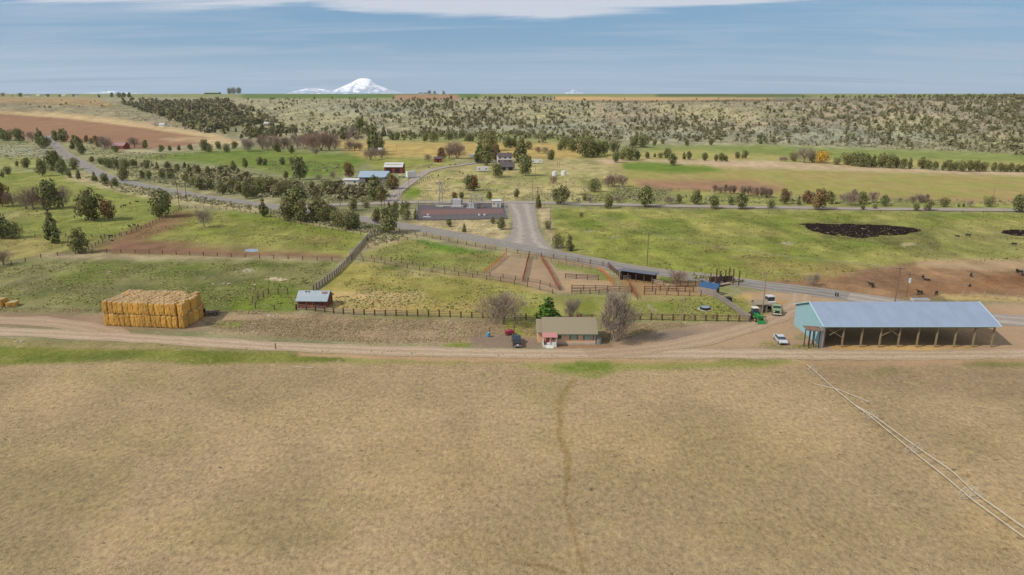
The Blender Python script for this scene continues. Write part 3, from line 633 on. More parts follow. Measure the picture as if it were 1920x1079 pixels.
def clump_faces(C, size, rng, sq=1.0, nrm=None, jit=.45):
    """small four-sided leaf sprays of random tilt at centres C"""
    n = len(C); a = rng.normal(size=(n, 3)); a /= np.linalg.norm(a, axis=1)[:, None]; b = rng.normal(size=(n, 3)); b -= a*np.sum(a*b, 1)[:, None]; b /= np.linalg.norm(b, axis=1)[:, None]
    if nrm is not None:        # sprays lie roughly along the crown's outside, so one side catches the sun
        nn = nrm+rng.normal(size=(n, 3))*jit; nn /= np.linalg.norm(nn, axis=1)[:, None]; a -= nn*np.sum(a*nn, 1)[:, None]; a /= np.linalg.norm(a, axis=1)[:, None]; b = np.cross(nn, a)
    s = (size*(.6+.8*rng.random(n)))[:, None] if np.isscalar(size) else (size*(.6+.8*rng.random(n)))[:, None]
    a = a*s; b = b*s*sq*(.6+.5*rng.random((n, 1)))
    V = np.stack([C-a-b*.6, C+a*.8-b, C+a*1.1+b*.7, C-a*.7+b], 1).reshape(-1, 3)
    return V, np.arange(4*n).reshape(n, 4)
def lobes_cloud(rng, n, nl, prof, rx, lr, zr=(.12, .95), hollow=.55):
    """points in a crown made of nl uneven lobes following a width profile"""
    L = []; 
    for k in range(nl):
        z = zr[0]+(zr[1]-zr[0])*((k+.5)/nl+rng.uniform(-.05, .05)); w = prof(z)*rx; a = k*2.4+rng.uniform(-.6, .6); r = w*rng.uniform(.25, .85)
        L.append((r*math.cos(a), r*math.sin(a), z, max(w*rng.uniform(.45, .75), .05)*lr))
    L = np.array(L); wt = L[:, 3]**2; pick = rng.choice(nl, n, p=wt/wt.sum())
    d = rng.normal(size=(n, 3)); d /= np.linalg.norm(d, axis=1)[:, None]; rr = (hollow+(1-hollow)*rng.random(n))**1.0
    lobes_cloud.d = d*.8+np.stack([L[pick, 0], L[pick, 1], L[pick, 2]*0], 1)*2.0+np.array([0, 0, .15])
    return L[pick, :3]+d*(L[pick, 3]*rr)[:, None]*np.array([1, 1, .9]), L
def trunk_mesh(L, rng, r=.035, top=.8, m='bark'):
    b = MB(); pts = [Vector((rng.uniform(-.02, .02)*k, rng.uniform(-.02, .02)*k, z)) for k, z in enumerate(np.linspace(-.03, top, 5))]
    for i in range(4): b.bar(pts[i], pts[i+1], r*(1-i*.2), 6, r*(1-(i+1)*.2))
    for q in L[::1]:
        z0 = max(.06, q[2]-.25*math.hypot(q[0], q[1])-.05); j = min(3, int(z0/(top/4+.01))); base = pts[j].lerp(pts[j+1], .3); base = Vector((base.x, base.y, z0))
        b.bar(base, Vector(q[:3]), r*.35, 4, r*.12)
    return b.mesh('trunk', [m])
def make_evergreen(seed, kind):
    rng = np.random.default_rng(seed)
    if kind == 'cone': prof = lambda z: max(.15, 1.0-abs(z-.28)*1.15 if z > .28 else .75+z*.9); rx = .30; nl = 18; zr = (.1, .96)
    elif kind == 'round': prof = lambda z: max(.2, math.sin(math.pi*min(1, max(0, (z+.12)/1.14)))**.6); rx = .42; nl = 16; zr = (.16, .88)
    elif kind == 'broad': prof = lambda z: max(.25, math.sin(math.pi*min(1, max(0, (z+.05)/1.1)))**.5); rx = .60; nl = 20; zr = (.15, .84)
    else: prof = lambda z: max(.08, 1.05-z); rx = .36; nl = 26; zr = (.06, .97)
    C, L = lobes_cloud(rng, 1500, nl, prof, rx, .95, zr); C[:, 2] = np.maximum(C[:, 2], .03+rng.random(len(C))*.05)
    V, Fs = clump_faces(C, .028, rng, nrm=lobes_cloud.d)
    return V, Fs, L
EV = {}
for kind, n in (('cone', 5), ('round', 5), ('broad', 3), ('spruce', 1)):
    EV[kind] = []
    for k in range(n):
        V, Fs, L = make_evergreen(100+len(EV)*20+k, kind)
        leaf = 'spruce_leaf' if kind == 'spruce' else 'juniper_leaf'
        EV[kind].append((npmesh('crown', V, Fs, [leaf]), trunk_mesh(L, np.random.default_rng(k))))
def recolour(me, m):
    c = me.copy(); c.materials.clear(); c.materials.append(MATS[m]); return c
RUST = [(recolour(EV['round'][i][0], 'rust_leaf'), EV['round'][i][1]) for i in (0, 1)]
YEL = [(recolour(EV['broad'][1][0], 'yellow_leaf'), EV['broad'][1][1])]
def make_bare(seed, spread=1.0, levels=6, stems=1, tw='twig', width=1.0, upright=.35):
    rng = random.Random(seed); trunk = MB(); tw_seg = []
    def grow(p, d, l, r, lev):
        q = p+d*l
        if lev <= 5: trunk.bar(p, q, r, 5 if lev < 2 else 3, r*.68)
        else: tw_seg.append((p, q, max(r, .0036)))
        if lev >= 5: return
        for k in range(rng.choice((2, 3, 3)) if lev > 0 else 4):
            a = rng.uniform(0, 2*math.pi); s = rng.uniform(.35, .85)*spread
            pr = d.orthogonal().normalized(); pr.rotate(Matrix.Rotation(a, 3, d)); nd = (d+pr*s+Vector((0, 0, upright*.5))).normalized()
            grow(p.lerp(q, rng.uniform(.55, 1)), nd, l*rng.uniform(.62, .86), r*.6, lev+1)
    trunk.bar((0, 0, -.03), (0, 0, .03), .05, 6, .04)
    for s in range(stems):
        a = s/stems*6.283+rng.random(); d = Vector((math.cos(a)*.35*(stems > 1), math.sin(a)*.35*(stems > 1), 1)).normalized()
        grow(Vector((0, 0, -.02)), d, .26, .035/(stems**.5), 0)
    # fine twigs: thin slivers sweeping up and out through an egg shaped crown
    V = [v for v in trunk.v]; hg = max(v[2] for v in V); g_ = np.random.default_rng(seed); nt_ = 2300 if levels > 8 else 1700
    lo = .12 if levels > 7 else .2; prof = (lambda z: max(.12, math.sin(math.pi*min(1, max(0, (z-lo+.06)/(1.06-lo))))**.6))
    C, LL = lobes_cloud(g_, nt_, 16, prof, .5*width, .85, (lo+.08, .88), .25)
    d = C*np.array([1.1, 1.1, 0])+np.array([0, 0, .55*(1+upright)])+g_.normal(size=C.shape)*.28; d /= np.linalg.norm(d, axis=1)[:, None]
    o = np.cross(d, g_.normal(size=C.shape)); o /= np.linalg.norm(o, axis=1)[:, None]; ln = (.035+.05*g_.random(len(C)))[:, None]; wd = (.0022+.0016*g_.random(len(C)))[:, None]
    C[:, 2] = np.maximum(C[:, 2], .1); C *= (1, 1, .94)
    V = np.stack([C-d*ln-o*wd, C-d*ln+o*wd, C+d*ln+o*wd*.5, C+d*ln-o*wd*.5], 1).reshape(-1, 3)
    tv_ = np.array(trunk.v); wid = np.percentile(np.abs(tv_[:, :2]), 98); kx = .40*width/wid; me2 = trunk.mesh('trunk', ['bark' if tw != 'pale' else 'pale_bark']); me2.transform(Matrix.Diagonal((kx, kx, .9/hg, 1)))
    return (npmesh('twigs', V, np.arange(len(V)).reshape(-1, 4), ['twig' if tw == 'pale' else tw]), me2)
BARE = [make_bare(s, 1.0, 8, 1, 'twig', 1.05) for s in (1, 2, 3)]+[make_bare(4, 1.0, 8, 3, 'twig', 1.2, .2)]
PINK = [make_bare(s, .9, 8, 2, 'pink_twig', 1.1) for s in (11, 12, 13)]
POPL = [make_bare(s, .45, 8, 1, 'pink_twig', .5, .9) for s in (21, 22)]
PALE = [make_bare(31, 1.0, 7, 1, 'pale', 1.0)]
BIGB = [make_bare(s, .95, 9, 2, 'twig', w_, .4) for s, w_ in ((41, 1.0), (42, .62), (43, .9))]
ONES = ['', 'first', 'second', 'third', 'fourth', 'fifth', 'sixth', 'seventh', 'eighth', 'ninth', 'tenth', 'eleventh', 'twelfth', 'thirteenth', 'fourteenth', 'fifteenth', 'sixteenth', 'seventeenth', 'eighteenth', 'nineteenth']
TENS = {20: 'twentieth', 30: 'thirtieth', 40: 'fortieth', 50: 'fiftieth', 60: 'sixtieth', 70: 'seventieth', 80: 'eightieth', 90: 'ninetieth'}
TT = {2: 'twenty', 3: 'thirty', 4: 'forty', 5: 'fifty', 6: 'sixty', 7: 'seventy', 8: 'eighty', 9: 'ninety'}
def ordi(n): return ONES[n] if n < 20 else (TENS[n] if n % 10 == 0 and n < 100 else TT[n//10]+'-'+ONES[n % 10])
TREES = []          # (name, x/y/z, height m, variant pair, width factor, label)
NTREE = [0]
KW = {'j': ('juniper_tree', 'dark olive juniper'), 'c': ('juniper_tree', 'pointed dark green juniper'), 'w': ('juniper_tree', 'broad spreading juniper'), 'b': ('bare_tree', 'leafless grey tree'),
      'p': ('bare_tree', 'leafless pinkish brown tree'), 'l': ('bare_tree', 'slim upright leafless tree'), 'r': ('juniper_tree', 'rusty brown conifer'), 'y': ('willow_tree', 'golden yellow willow'),
      's': ('spruce_tree', 'bright dark green spruce'), 'a': ('bare_tree', 'pale leafless tree'), 'B': ('bare_tree', 'big leafless tree')}
def variant(k, rnd):
    return {'j': lambda: rnd.choice(EV['round']), 'c': lambda: rnd.choice(EV['cone']), 'w': lambda: rnd.choice(EV['broad']+EV['round'][:3]+EV['cone'][:1]), 'b': lambda: rnd.choice(BARE), 'p': lambda: rnd.choice(PINK), 'l': lambda: rnd.choice(POPL),
            'r': lambda: rnd.choice(RUST), 'y': lambda: YEL[0], 's': lambda: EV['spruce'][0], 'a': lambda: PALE[0]}[k]()
def plant(u, v, hpx, k, label, group=None, pair=None, wf=1.0, rz=None):
    rnd = random.Random(int(u*31+v*17)); p = P(u, v, -.05); h = hpx*mpp(p); pr = pair or variant(k, rnd); nm = KW[k][0]
    w = h*wf*rnd.uniform(.9, 1.15)
    if k in 'wjcr': h *= 1.1; w *= .92
    rz = rnd.uniform(0, 6.28) if rz is None else rz
    t = empty(nm, p, rz, label=label, cat='tree', group=group)
    inst('trunk', pr[1], t, sc=(w, w, h)); inst('crown', pr[0], t, sc=(w, w, h)); NTREE[0] += 1
    return t
def grove(where, group, ox, oy, sc, items):
    """items: (x, y of the foot, height, kind) in units of a picture crop; labelled by kind and order from the left"""
    by = {}
    for it in items: by.setdefault(it[3], []).append(it)
    for k, l in by.items():
        l.sort(key=lambda q: q[0])
        for i, q in enumerate(l):
            lab = KW[k][1]+(' ' if len(l) == 1 else ', %s from the left, ' % ordi(i+1))+where
            plant(ox+q[0]*sc, oy+q[1]*sc, q[2]*sc*(q[4] if len(q) > 4 else 1.0), k, lab, group)
q4 = .25
grove('along the ploughed field', 'trees between the road and the ploughed field', 0, 130, q4, [(x, y, h, k) for x, y, h, k in (
    (20, 530, 80, 'j'), (60, 540, 75, 'w'), (150, 550, 100, 'w'), (110, 510, 70, 'b'), (245, 540, 80, 'b'), (300, 560, 110, 'c'), (340, 595, 90, 'j'), (310, 580, 70, 'j'), (420, 545, 80, 'w'), (470, 545, 90, 'j'), (545, 600, 70, 'w'),
    (590, 600, 90, 'w'), (620, 640, 80, 'j'), (560, 545, 50, 'j'), (650, 550, 50, 'r'), (720, 550, 50, 'r'), (790, 600, 110, 'b'), (810, 590, 70, 'b'), (870, 625, 50, 'w'), (1010, 590, 90, 'b'), (1090, 595, 60, 'j'), (950, 590, 42, 'r'),
    (735, 585, 40, 'j'), (690, 560, 40, 'w'))])
grove('along the top of the left meadow', 'trees along the top of the left meadow', 0, 130, q4, [(1210, 620, 50, 'w'), (1275, 615, 40, 'j'), (1345, 612, 40, 'w'), (1430, 607, 45, 'w'), (1540, 622, 90, 'w'), (1570, 625, 60, 'w'), (1640, 602, 60, 'j'), (1700, 625, 60, 'w'), (1760, 597, 55, 'w'), (1860, 615, 110, 'a')])
grove('left of the paved road', 'junipers left of the paved road', 0, 130, q4, [(130, 730, 40, 'j'), (200, 745, 75, 'w'), (60, 790, 60, 'w'), (20, 812, 50, 'c'), (320, 802, 120, 'j'), (400, 760, 140, 'j'), (415, 690, 75, 'j'), (452, 700, 55, 'b'), (470, 792, 110, 'j'),
    (560, 752, 80, 'w'), (590, 826, 75, 'w'), (522, 816, 60, 'j'), (710, 842, 70, 'c'), (790, 862, 80, 'w'), (865, 878, 60, 'j')])
grove('in the scrub above the paved road', 'junipers in the scrub above the paved road', 0, 130, q4, [(930, 840, 100, 'j'), (1070, 822, 60, 'w'), (1120, 826, 60, 'j'), (1215, 822, 60, 'w'), (1280, 822, 50, 'w'), (690, 700, 45, 'j'), (760, 715, 50, 'w'), (820, 742, 72, 'w'), (880, 737, 60, 'w'),
    (940, 745, 70, 'w'), (1000, 730, 50, 'j'), (1100, 747, 60, 'j'), (1180, 750, 55, 'w'), (1260, 752, 60, 'w'), (1330, 762, 50, 'j'), (1420, 770, 60, 'w'), (1490, 782, 60, 'j'), (1560, 790, 60, 'w'), (1650, 782, 60, 'w'), (1750, 762, 70, 'j'), (1840, 742, 70, 'w'),
    (1450, 872, 60, 'w'), (1500, 906, 100, 'w'), (1580, 902, 80, 'j'), (1670, 942, 95, 'w'), (1760, 902, 80, 'w'), (1800, 930, 85, 'j'), (1850, 972, 115, 'j'), (1910, 960, 95, 'w'), (1400, 852, 60, 'j')])
grove('in the left pasture', 'trees in the left pasture', 0, 130, q4, [(20, 1030, 180, 'r'), (95, 1032, 130, 'p'), (250, 1052, 190, 'p'), (200, 1045, 130, 'b'), (380, 1050, 210, 'j'), (330, 1052, 150, 'p'), (470, 1034, 180, 'b'), (680, 1135, 230, 'j'), (820, 1135, 150, 'r'), (1215, 1110, 200, 'j'),
    (15, 1272, 170, 'j'), (110, 1270, 115, 'w'), (398, 1304, 235, 'c'), (590, 1380, 175, 'j'), (25, 1470, 130, 'p')])
grove('in the willow thicket above the left meadow', 'leafless willows above the left meadow', 480, 130, q4, [(50, 602, 120, 'p'), (90, 612, 100, 'b'), (130, 592, 110, 'p'), (200, 602, 110, 'p'), (310, 592, 120, 'b'), (370, 602, 120, 'p'), (430, 612, 130, 'p'), (490, 612, 160, 'p'), (550, 612, 150, 'p'), (450, 652, 70, 'a'),
    (700, 612, 90, 'p'), (740, 612, 80, 'b'), (780, 612, 70, 'p'), (270, 632, 60, 'w'), (160, 622, 70, 'j'), (20, 525, 80, 'j'), (240, 600, 100, 'b'), (590, 600, 110, 'p'), (400, 560, 90, 'p'), (-60, 620, 90, 'b')])
grove('below the middle hillside', 'junipers below the middle hillside', 480, 130, q4, [(150, 508, 50, 'c'), (185, 508, 50, 'c'), (650, 532, 90, 'w'), (690, 532, 75, 'b'), (1020, 532, 50, 'w'), (1060, 532, 60, 'w'), (1160, 502, 50, 'c'), (1270, 542, 60, 'j'), (1335, 547, 80, 'w'), (1450, 532, 60, 'w'), (1550, 512, 50, 'j'),
    (1600, 542, 60, 'w'), (1880, 592, 80, 'j'), (1910, 592, 70, 'w'), (780, 470, 100, 'j'), (720, 510, 90, 'b'), (850, 500, 80, 'j'), (960, 500, 70, 'w')])
grove('around the green meadow', 'trees around the green meadow', 480, 130, q4, [(880, 640, 205, 'c'), (925, 622, 110, 'j'), (860, 682, 110, 'b'), (945, 670, 90, 'b'), (330, 832, 170, 'j'), (200, 722, 60, 'j'), (275, 712, 50, 'w'), (30, 722, 60, 'w'), (70, 722, 50, 'w'), (700, 818, 115, 'r'), (575, 822, 60, 'b'), (475, 832, 50, 'b'), (225, 822, 55, 'j')])
grove('in the sagebrush by the long blue roof', 'junipers in the sagebrush belt', 480, 130, q4, [(30, 915, 90, 'w'), (85, 925, 110, 'w'), (170, 952, 90, 'w'), (120, 882, 60, 'j'), (285, 882, 60, 'w'), (230, 930, 90, 'w'), (450, 962, 80, 'w'), (420, 902, 60, 'j'), (540, 912, 80, 'w'), (600, 902, 60, 'w'), (850, 922, 80, 'w'), (900, 962, 160, 'j'),
    (935, 992, 120, 'j'), (880, 985, 100, 'w'), (1010, 902, 110, 'j'), (1038, 902, 100, 'r'), (780, 947, 60, 'w'), (730, 1062, 90, 'j'), (830, 1042, 50, 'w'), (1000, 1085, 90, 'w'), (1100, 1092, 100, 'w'), (1045, 1062, 70, 'j'), (1130, 1045, 50, 'w')])
grove('beside the paved road near the substation', 'tall junipers beside the paved road', 480, 130, q4, [(60, 1110, 140, 'c'), (310, 1110, 230, 'w'), (250, 1140, 180, 'j'), (340, 1150, 160, 'j'), (460, 1140, 170, 'j'), (500, 1145, 140, 'w'), (620, 1180, 120, 'w'), (690, 1202, 135, 'w'), (755, 1198, 110, 'w'), (1000, 1230, 200, 'j'), (1130, 1128, 80, 'w'),
    (1200, 1130, 80, 'w'), (1450, 1182, 60, 'j'), (1562, 1222, 65, 'c'), (1840, 1202, 90, 'w'), (1775, 1160, 50, 'w'), (910, 1155, 110, 'j'), (570, 1135, 110, 'j')])
grove('near the far farmhouse', 'trees around the far farmhouse', 480, 130, q4, [(1290, 692, 60, 'b'), (1390, 684, 90, 'r'), (1450, 672, 110, 'p'), (1510, 672, 125, 'p'), (1490, 640, 110, 'p'), (1752, 612, 145, 'w'), (1680, 704, 155, 'c'), (1735, 720, 150, 'j'), (1798, 690, 120, 'r'), (1600, 912, 115, 'j'), (1635, 912, 110, 'r'), (1490, 977, 55, 'r'),
    (1542, 972, 50, 'w'), (1750, 977, 60, 'w'), (1812, 812, 100, 'j'), (1545, 625, 60, 'b'), (1985, 704, 170, 'c'), (1965, 690, 130, 'c'), (2022, 800, 150, 'j'), (1955, 962, 60, 'j'), (2212, 682, 75, 'w')])
grove('in the row along the far gravel road', 'trees along the far gravel road', 960, 130, q4, [(200, 1044, 100, 'w'), (375, 1012, 135, 'j'), (330, 990, 90, 'w'), (545, 987, 50, 'j'), (580, 1002, 60, 'b'), (725, 1044, 95, 'w'), (790, 1002, 60, 'b'), (1000, 1034, 150, 'j'), (1180, 1012, 75, 'b'), (1250, 1005, 65, 'w'), (1385, 1014, 105, 'j'), (1515, 1048, 100, 'j'),
    (1715, 1050, 120, 'w'), (1640, 1017, 60, 'j'), (1940, 1042, 60, 'w'), (2300, 1054, 150, 'r'), (2380, 1012, 95, 'j'), (2540, 1022, 115, 'b'), (2620, 1012, 90, 'j'), (2790, 1027, 80, 'w'), (3080, 1002, 65, 'b'), (3120, 1062, 85, 'j'), (3030, 1062, 55, 'w'), (3240, 1032, 65, 'w'), (3430, 1032, 55, 'b'), (3570, 1032, 75, 'w'), (3800, 1074, 130, 'j'),
    (2630, 1057, 40, 'w'), (2720, 1047, 35, 'w'), (2910, 992, 35, 'b'), (3350, 1035, 25, 'w'), (3385, 1035, 25, 'j'), (2215, 1010, 95, 'r'), (2150, 1020, 70, 'w'), (2040, 1012, 110, 'r')])
grove('in the leafless brake across the far road', 'leafless trees across the far gravel road', 960, 130, q4, [(1520, 932, 75, 'l'), (1560, 930, 60, 'b'), (1600, 932, 80, 'l'), (1635, 936, 75, 'l'), (1665, 934, 75, 'l'), (1730, 952, 90, 'l'), (1780, 952, 95, 'p'), (1830, 962, 90, 'l'), (1872, 962, 95, 'l'), (1905, 962, 85, 'b'), (2230, 992, 90, 'b'), (2190, 1005, 80, 'l'),
    (1935, 965, 80, 'l'), (2060, 990, 90, 'b'), (2490, 1000, 80, 'b'), (2560, 985, 100, 'l'), (2700, 1002, 100, 'b'), (3000, 1002, 60, 'b'), (3050, 1002, 80, 'b'), (3110, 992, 65, 'l'), (1100, 0, 0, 'x')][:-1])
grove('in the valley middle', 'trees in the valley middle', 960, 130, q4, [(35, 962, 60, 'c'), (290, 682, 60, 'j'), (620, 922, 95, 'w'), (760, 882, 110, 'p'), (828, 882, 100, 'b'), (720, 880, 90, 'p'), (310, 862, 75, 'p'), (1200, 722, 85, 'w'), (1160, 667, 70, 'j'), (1112, 667, 40, 'w'), (1290, 677, 55, 'w'), (1325, 680, 60, 'w'), (1445, 687, 58, 'j'), (1530, 692, 50, 'w'),
    (1570, 692, 62, 'j'), (1602, 692, 45, 'w'), (1690, 672, 50, 'w'), (1745, 672, 62, 'j'), (1015, 672, 50, 'w'), (1070, 662, 30, 'w'), (940, 682, 65, 'j'), (880, 684, 100, 'w'), (830, 682, 70, 'j'), (780, 702, 85, 'j'), (560, 662, 150, 'w'), (600, 660, 110, 'j'), (530, 622, 120, 'w'), (645, 652, 110, 'w'), (690, 642, 100, 'j'), (765, 622, 90, 'w'),
    (910, 588, 85, 'w'), (980, 588, 95, 'w'), (1070, 577, 50, 'w'), (1130, 562, 40, 'w'), (1310, 577, 50, 'w'), (1490, 572, 50, 'w'), (1860, 562, 60, 'w'), (200, 632, 60, 'p'), (250, 632, 55, 'p'), (400, 602, 90, 'w'), (455, 622, 90, 'j'), (360, 612, 60, 'w'), (120, 602, 60, 'w'), (70, 600, 80, 'r'), (20, 590, 70, 'j')])
grove('in the shelterbelt right of the yellow willow', 'junipers of the long shelterbelt', 1440, 130, q4, [(515, 717, 52, 'w'), (600, 718, 85, 'w'), (650, 728, 95, 'w'), (690, 732, 100, 'j'), (740, 737, 95, 'w'), (790, 737, 90, 'w'), (850, 737, 105, 'j'), (910, 742, 100, 'w'), (960, 742, 75, 'w'), (1010, 747, 75, 'j'), (1062, 747, 80, 'w'), (1150, 747, 85, 'w'),
    (1200, 752, 68, 'w'), (1250, 757, 65, 'j'), (1310, 760, 65, 'w'), (1350, 762, 80, 'w'), (1400, 762, 65, 'w'), (1450, 767, 76, 'w'), (1510, 767, 78, 'j'), (1560, 768, 82, 'w'), (1610, 768, 68, 'w'), (1690, 768, 66, 'j'), (1740, 770, 66, 'w'), (1782, 770, 55, 'w'), (1820, 770, 64, 'w'), (1870, 772, 58, 'j'), (1912, 773, 55, 'w')])
grove('beside the yellow willow', 'trees beside the yellow willow', 1440, 130, q4, [(190, 692, 62, 'w'), (130, 692, 42, 'b'), (100, 692, 42, 'b'), (270, 702, 130, 'b'), (325, 697, 85, 'j')])
plant(1540, 306, 24, 'y', 'golden yellow willow at the left end of the shelterbelt', wf=1.05)
grove('beside the big right pasture', 'trees beside the big right pasture', 960, 400, q4, [(340, 262, 100, 'w'), (430, 282, 120, 'w'), (270, 122, 60, 'w'), (520, 32, 38, 'w')])
plant(1027, 602, 50, 's', 'bright dark green spruce behind the little house', wf=1.5)
plant(942, 608, 68, 'B', 'big round leafless tree left of the spruce', pair=BIGB[0], wf=1.15)
plant(1153, 640, 108, 'B', 'tallest leafless tree, just right of the little house', pair=BIGB[1], wf=1.1)
plant(1073, 596, 42, 'B', 'leafless tree rising behind the house roof', pair=BIGB[2], wf=1.1)
plant(1270, 530, 28, 'p', 'small leafless tree by the corral at the road', wf=1.3)
plant(1524, 536, 27, 'b', 'small wispy tree at the brown trampled ground', wf=.95)
plant(383, 427, 40, 'a', 'pale leafless tree alone in the upper left paddock', wf=.9)
plant(438, 176.5, 11, 'w', 'dark wide tree of the grove on the left skyline', 'grove on the skyline', wf=1.2)
plant(430, 176.5, 10, 'j', 'left tree of the grove on the left skyline', 'grove on the skyline', wf=1.2)
plant(448, 176.5, 11, 'w', 'right tree of the grove on the left skyline', 'grove on the skyline', wf=1.2)
for i, (u, v, h) in enumerate(((805, 175, 7), (815, 175, 6), (832, 175, 6))):
    plant(u, v, h, 'j', 'dark tree, %s from the left at the skyline farm' % ordi(i+1), 'trees at the skyline farm', wf=1.3)
print('placed trees', NTREE[0])
# ---- the wooded hillsides: too many to count one by one
def inpoly(u, v, poly):
    c = False; n = len(poly)
    for i in range(n):
        ax, ay = poly[i]; bx, by = poly[(i+1) % n]
        if (ay > v) != (by > v) and u < (bx-ax)*(v-ay)/(by-ay)+ax: c = not c
    return c
UNIT = []
for k in range(6):
    rng = np.random.default_rng(500+k); kd = k % 3
    prof = [lambda z: max(.2, 1.1-z), lambda z: max(.3, math.sin(math.pi*min(1, (z+.1)/1.15))**.6), lambda z: max(.4, math.sin(math.pi*min(1, (z+.1)/1.2))**.5)][kd]
    C, L_ = lobes_cloud(rng, 60, 7, prof, [.34, .44, .6][kd], 1.0, (.15, .85), .5); C[:, 2] = np.maximum(C[:, 2], .05); V, Fs = clump_faces(C, .12, rng, nrm=lobes_cloud.d); UNIT.append((V, Fs))
def scatter(name, kind_mat, polys, hr, seed, label, cat, unit=UNIT, wide=1.0, clump=0.0, cs=60.0, emb=.05):
    rng = np.random.default_rng(seed); VV = []; FF = []; o = 0; n_ = 0
    for pl in polys:
        poly, n = pl[:2]; hr_ = pl[2] if len(pl) > 2 else hr
        q = np.array(poly, float); m = n*7; u = rng.uniform(q[:, 0].min(), q[:, 0].max(), m); v = rng.uniform(q[:, 1].min(), q[:, 1].max(), m); ins = np.zeros(m, bool)
        for i in range(len(q)):
            (ax, ay), (bx, by) = q[i], q[(i+1) % len(q)]
            if ay != by: ins ^= ((ay > v) != (by > v)) & (u < (bx-ax)*(v-ay)/(by-ay)+ax)
        u = u[ins]; v = v[ins]; k = int(n*(2.4 if clump > 0 else 1)); u = u[:k]; v = v[:k]; x, y, z = PB(u, v)
        if clump > 0: ok = (fbm(x/150, y/420, 3) < .5+rng.uniform(-.16, .2, len(x))) if cs == 45.0 else fbm(x/cs, y/cs, seed) > .5-(.5-clump)*.5+rng.uniform(-.12, .12, len(x)); x, y, z = x[ok][:n], y[ok][:n], z[ok][:n]
        m = len(x); h = rng.uniform(*hr_, m)*np.where(rng.random(m) < .15, 1.25, 1); an = rng.uniform(0, 6.28, m); w = h*wide*rng.uniform(.8, 1.2, m); c = np.cos(an)*w; s_ = np.sin(an)*w; pk = rng.integers(len(unit), size=m); n_ += m
        for q_ in range(len(unit)):
            k_ = np.nonzero(pk == q_)[0]; V, Fs = unit[q_]
            if len(k_) == 0: continue
            X_ = c[k_, None]*V[:, 0]-s_[k_, None]*V[:, 1]+x[k_, None]; Y_ = s_[k_, None]*V[:, 0]+c[k_, None]*V[:, 1]+y[k_, None]; Z_ = h[k_, None]*V[:, 2]+(z[k_]-emb*h[k_])[:, None]
            VV.append(np.stack([X_, Y_, Z_], -1).reshape(-1, 3)); FF.append((Fs[None]+(np.arange(len(k_))*len(V))[:, None, None]).reshape(-1, Fs.shape[1])+o); o += len(k_)*len(V)
    me = npmesh(name, np.concatenate(VV), np.concatenate(FF), [kind_mat]); ob = bpy.data.objects.new(name, me); link(ob); tag(ob, label, cat, kind='stuff'); print(name, n_); return ob
HILLS = [([(200, 186), (430, 190), (455, 235), (380, 248), (340, 230), (240, 200)], 800, (7, 12)), ([(290, 215), (460, 200), (560, 250), (480, 262), (380, 255)], 260, (6, 11)),
         ([(455, 188), (1110, 186), (1100, 262), (560, 258)], 620), ([(650, 186), (850, 183), (860, 205), (660, 205)], 170), ([(740, 195), (900, 200), (1000, 240), (800, 235)], 200),
         ([(1090, 188), (2000, 182), (2000, 292), (1800, 280), (1400, 268), (1100, 262)], 950), ([(1740, 183), (2000, 183), (2000, 240), (1880, 230)], 240), ([(1180, 225), (1480, 235), (1480, 270), (1100, 262)], 160),
         ([(1500, 183), (2000, 180), (2000, 184), (1500, 185)], 170), ([(455, 186), (1040, 185), (1040, 188), (455, 189)], 60), ([(850, 182), (1040, 182), (1040, 186), (850, 186)], 40), ([(1800, 230), (2000, 225), (2000, 300), (1850, 286)], 120),
         ([(20, 190), (180, 188), (200, 200), (30, 205)], 26), ([(400, 240), (1100, 252), (1100, 264), (420, 262)], 150), ([(560, 240), (700, 235), (720, 262), (570, 262)], 60)]
scatter('juniper_woodland', 'hill_leaf', HILLS, (2.6, 5.6), 5, 'scattered dark junipers covering the far hillsides', 'woodland', clump=.25, cs=45.0)
scatter('juniper_scrub', 'hill_leaf', [([(330, 336), (470, 336), (560, 350), (700, 352), (728, 372), (600, 378), (480, 368), (400, 360)], 90), ([(175, 302), (330, 312), (470, 322), (470, 334), (330, 332), (220, 318)], 40), ([(560, 250), (1130, 254), (1150, 270), (760, 266), (560, 262)], 60)], (2.5, 5.0), 15, 'small scattered junipers between the larger ones on the valley floor', 'woodland')
SH = [([(455, 190), (1110, 188), (1100, 262), (560, 258)], 1500), ([(1090, 190), (2000, 186), (2000, 292), (1800, 284), (1400, 270), (1100, 262)], 3400), ([(100, 195), (380, 215), (430, 245), (380, 250), (200, 215)], 300)]
scatter('hillside_brush', 'hill_leaf', SH, (1.2, 2.4), 6, 'low dark brush dotted over the far hillsides', 'brush', wide=1.3, unit=[(v[:100], f[:25]) for v, f in UNIT])
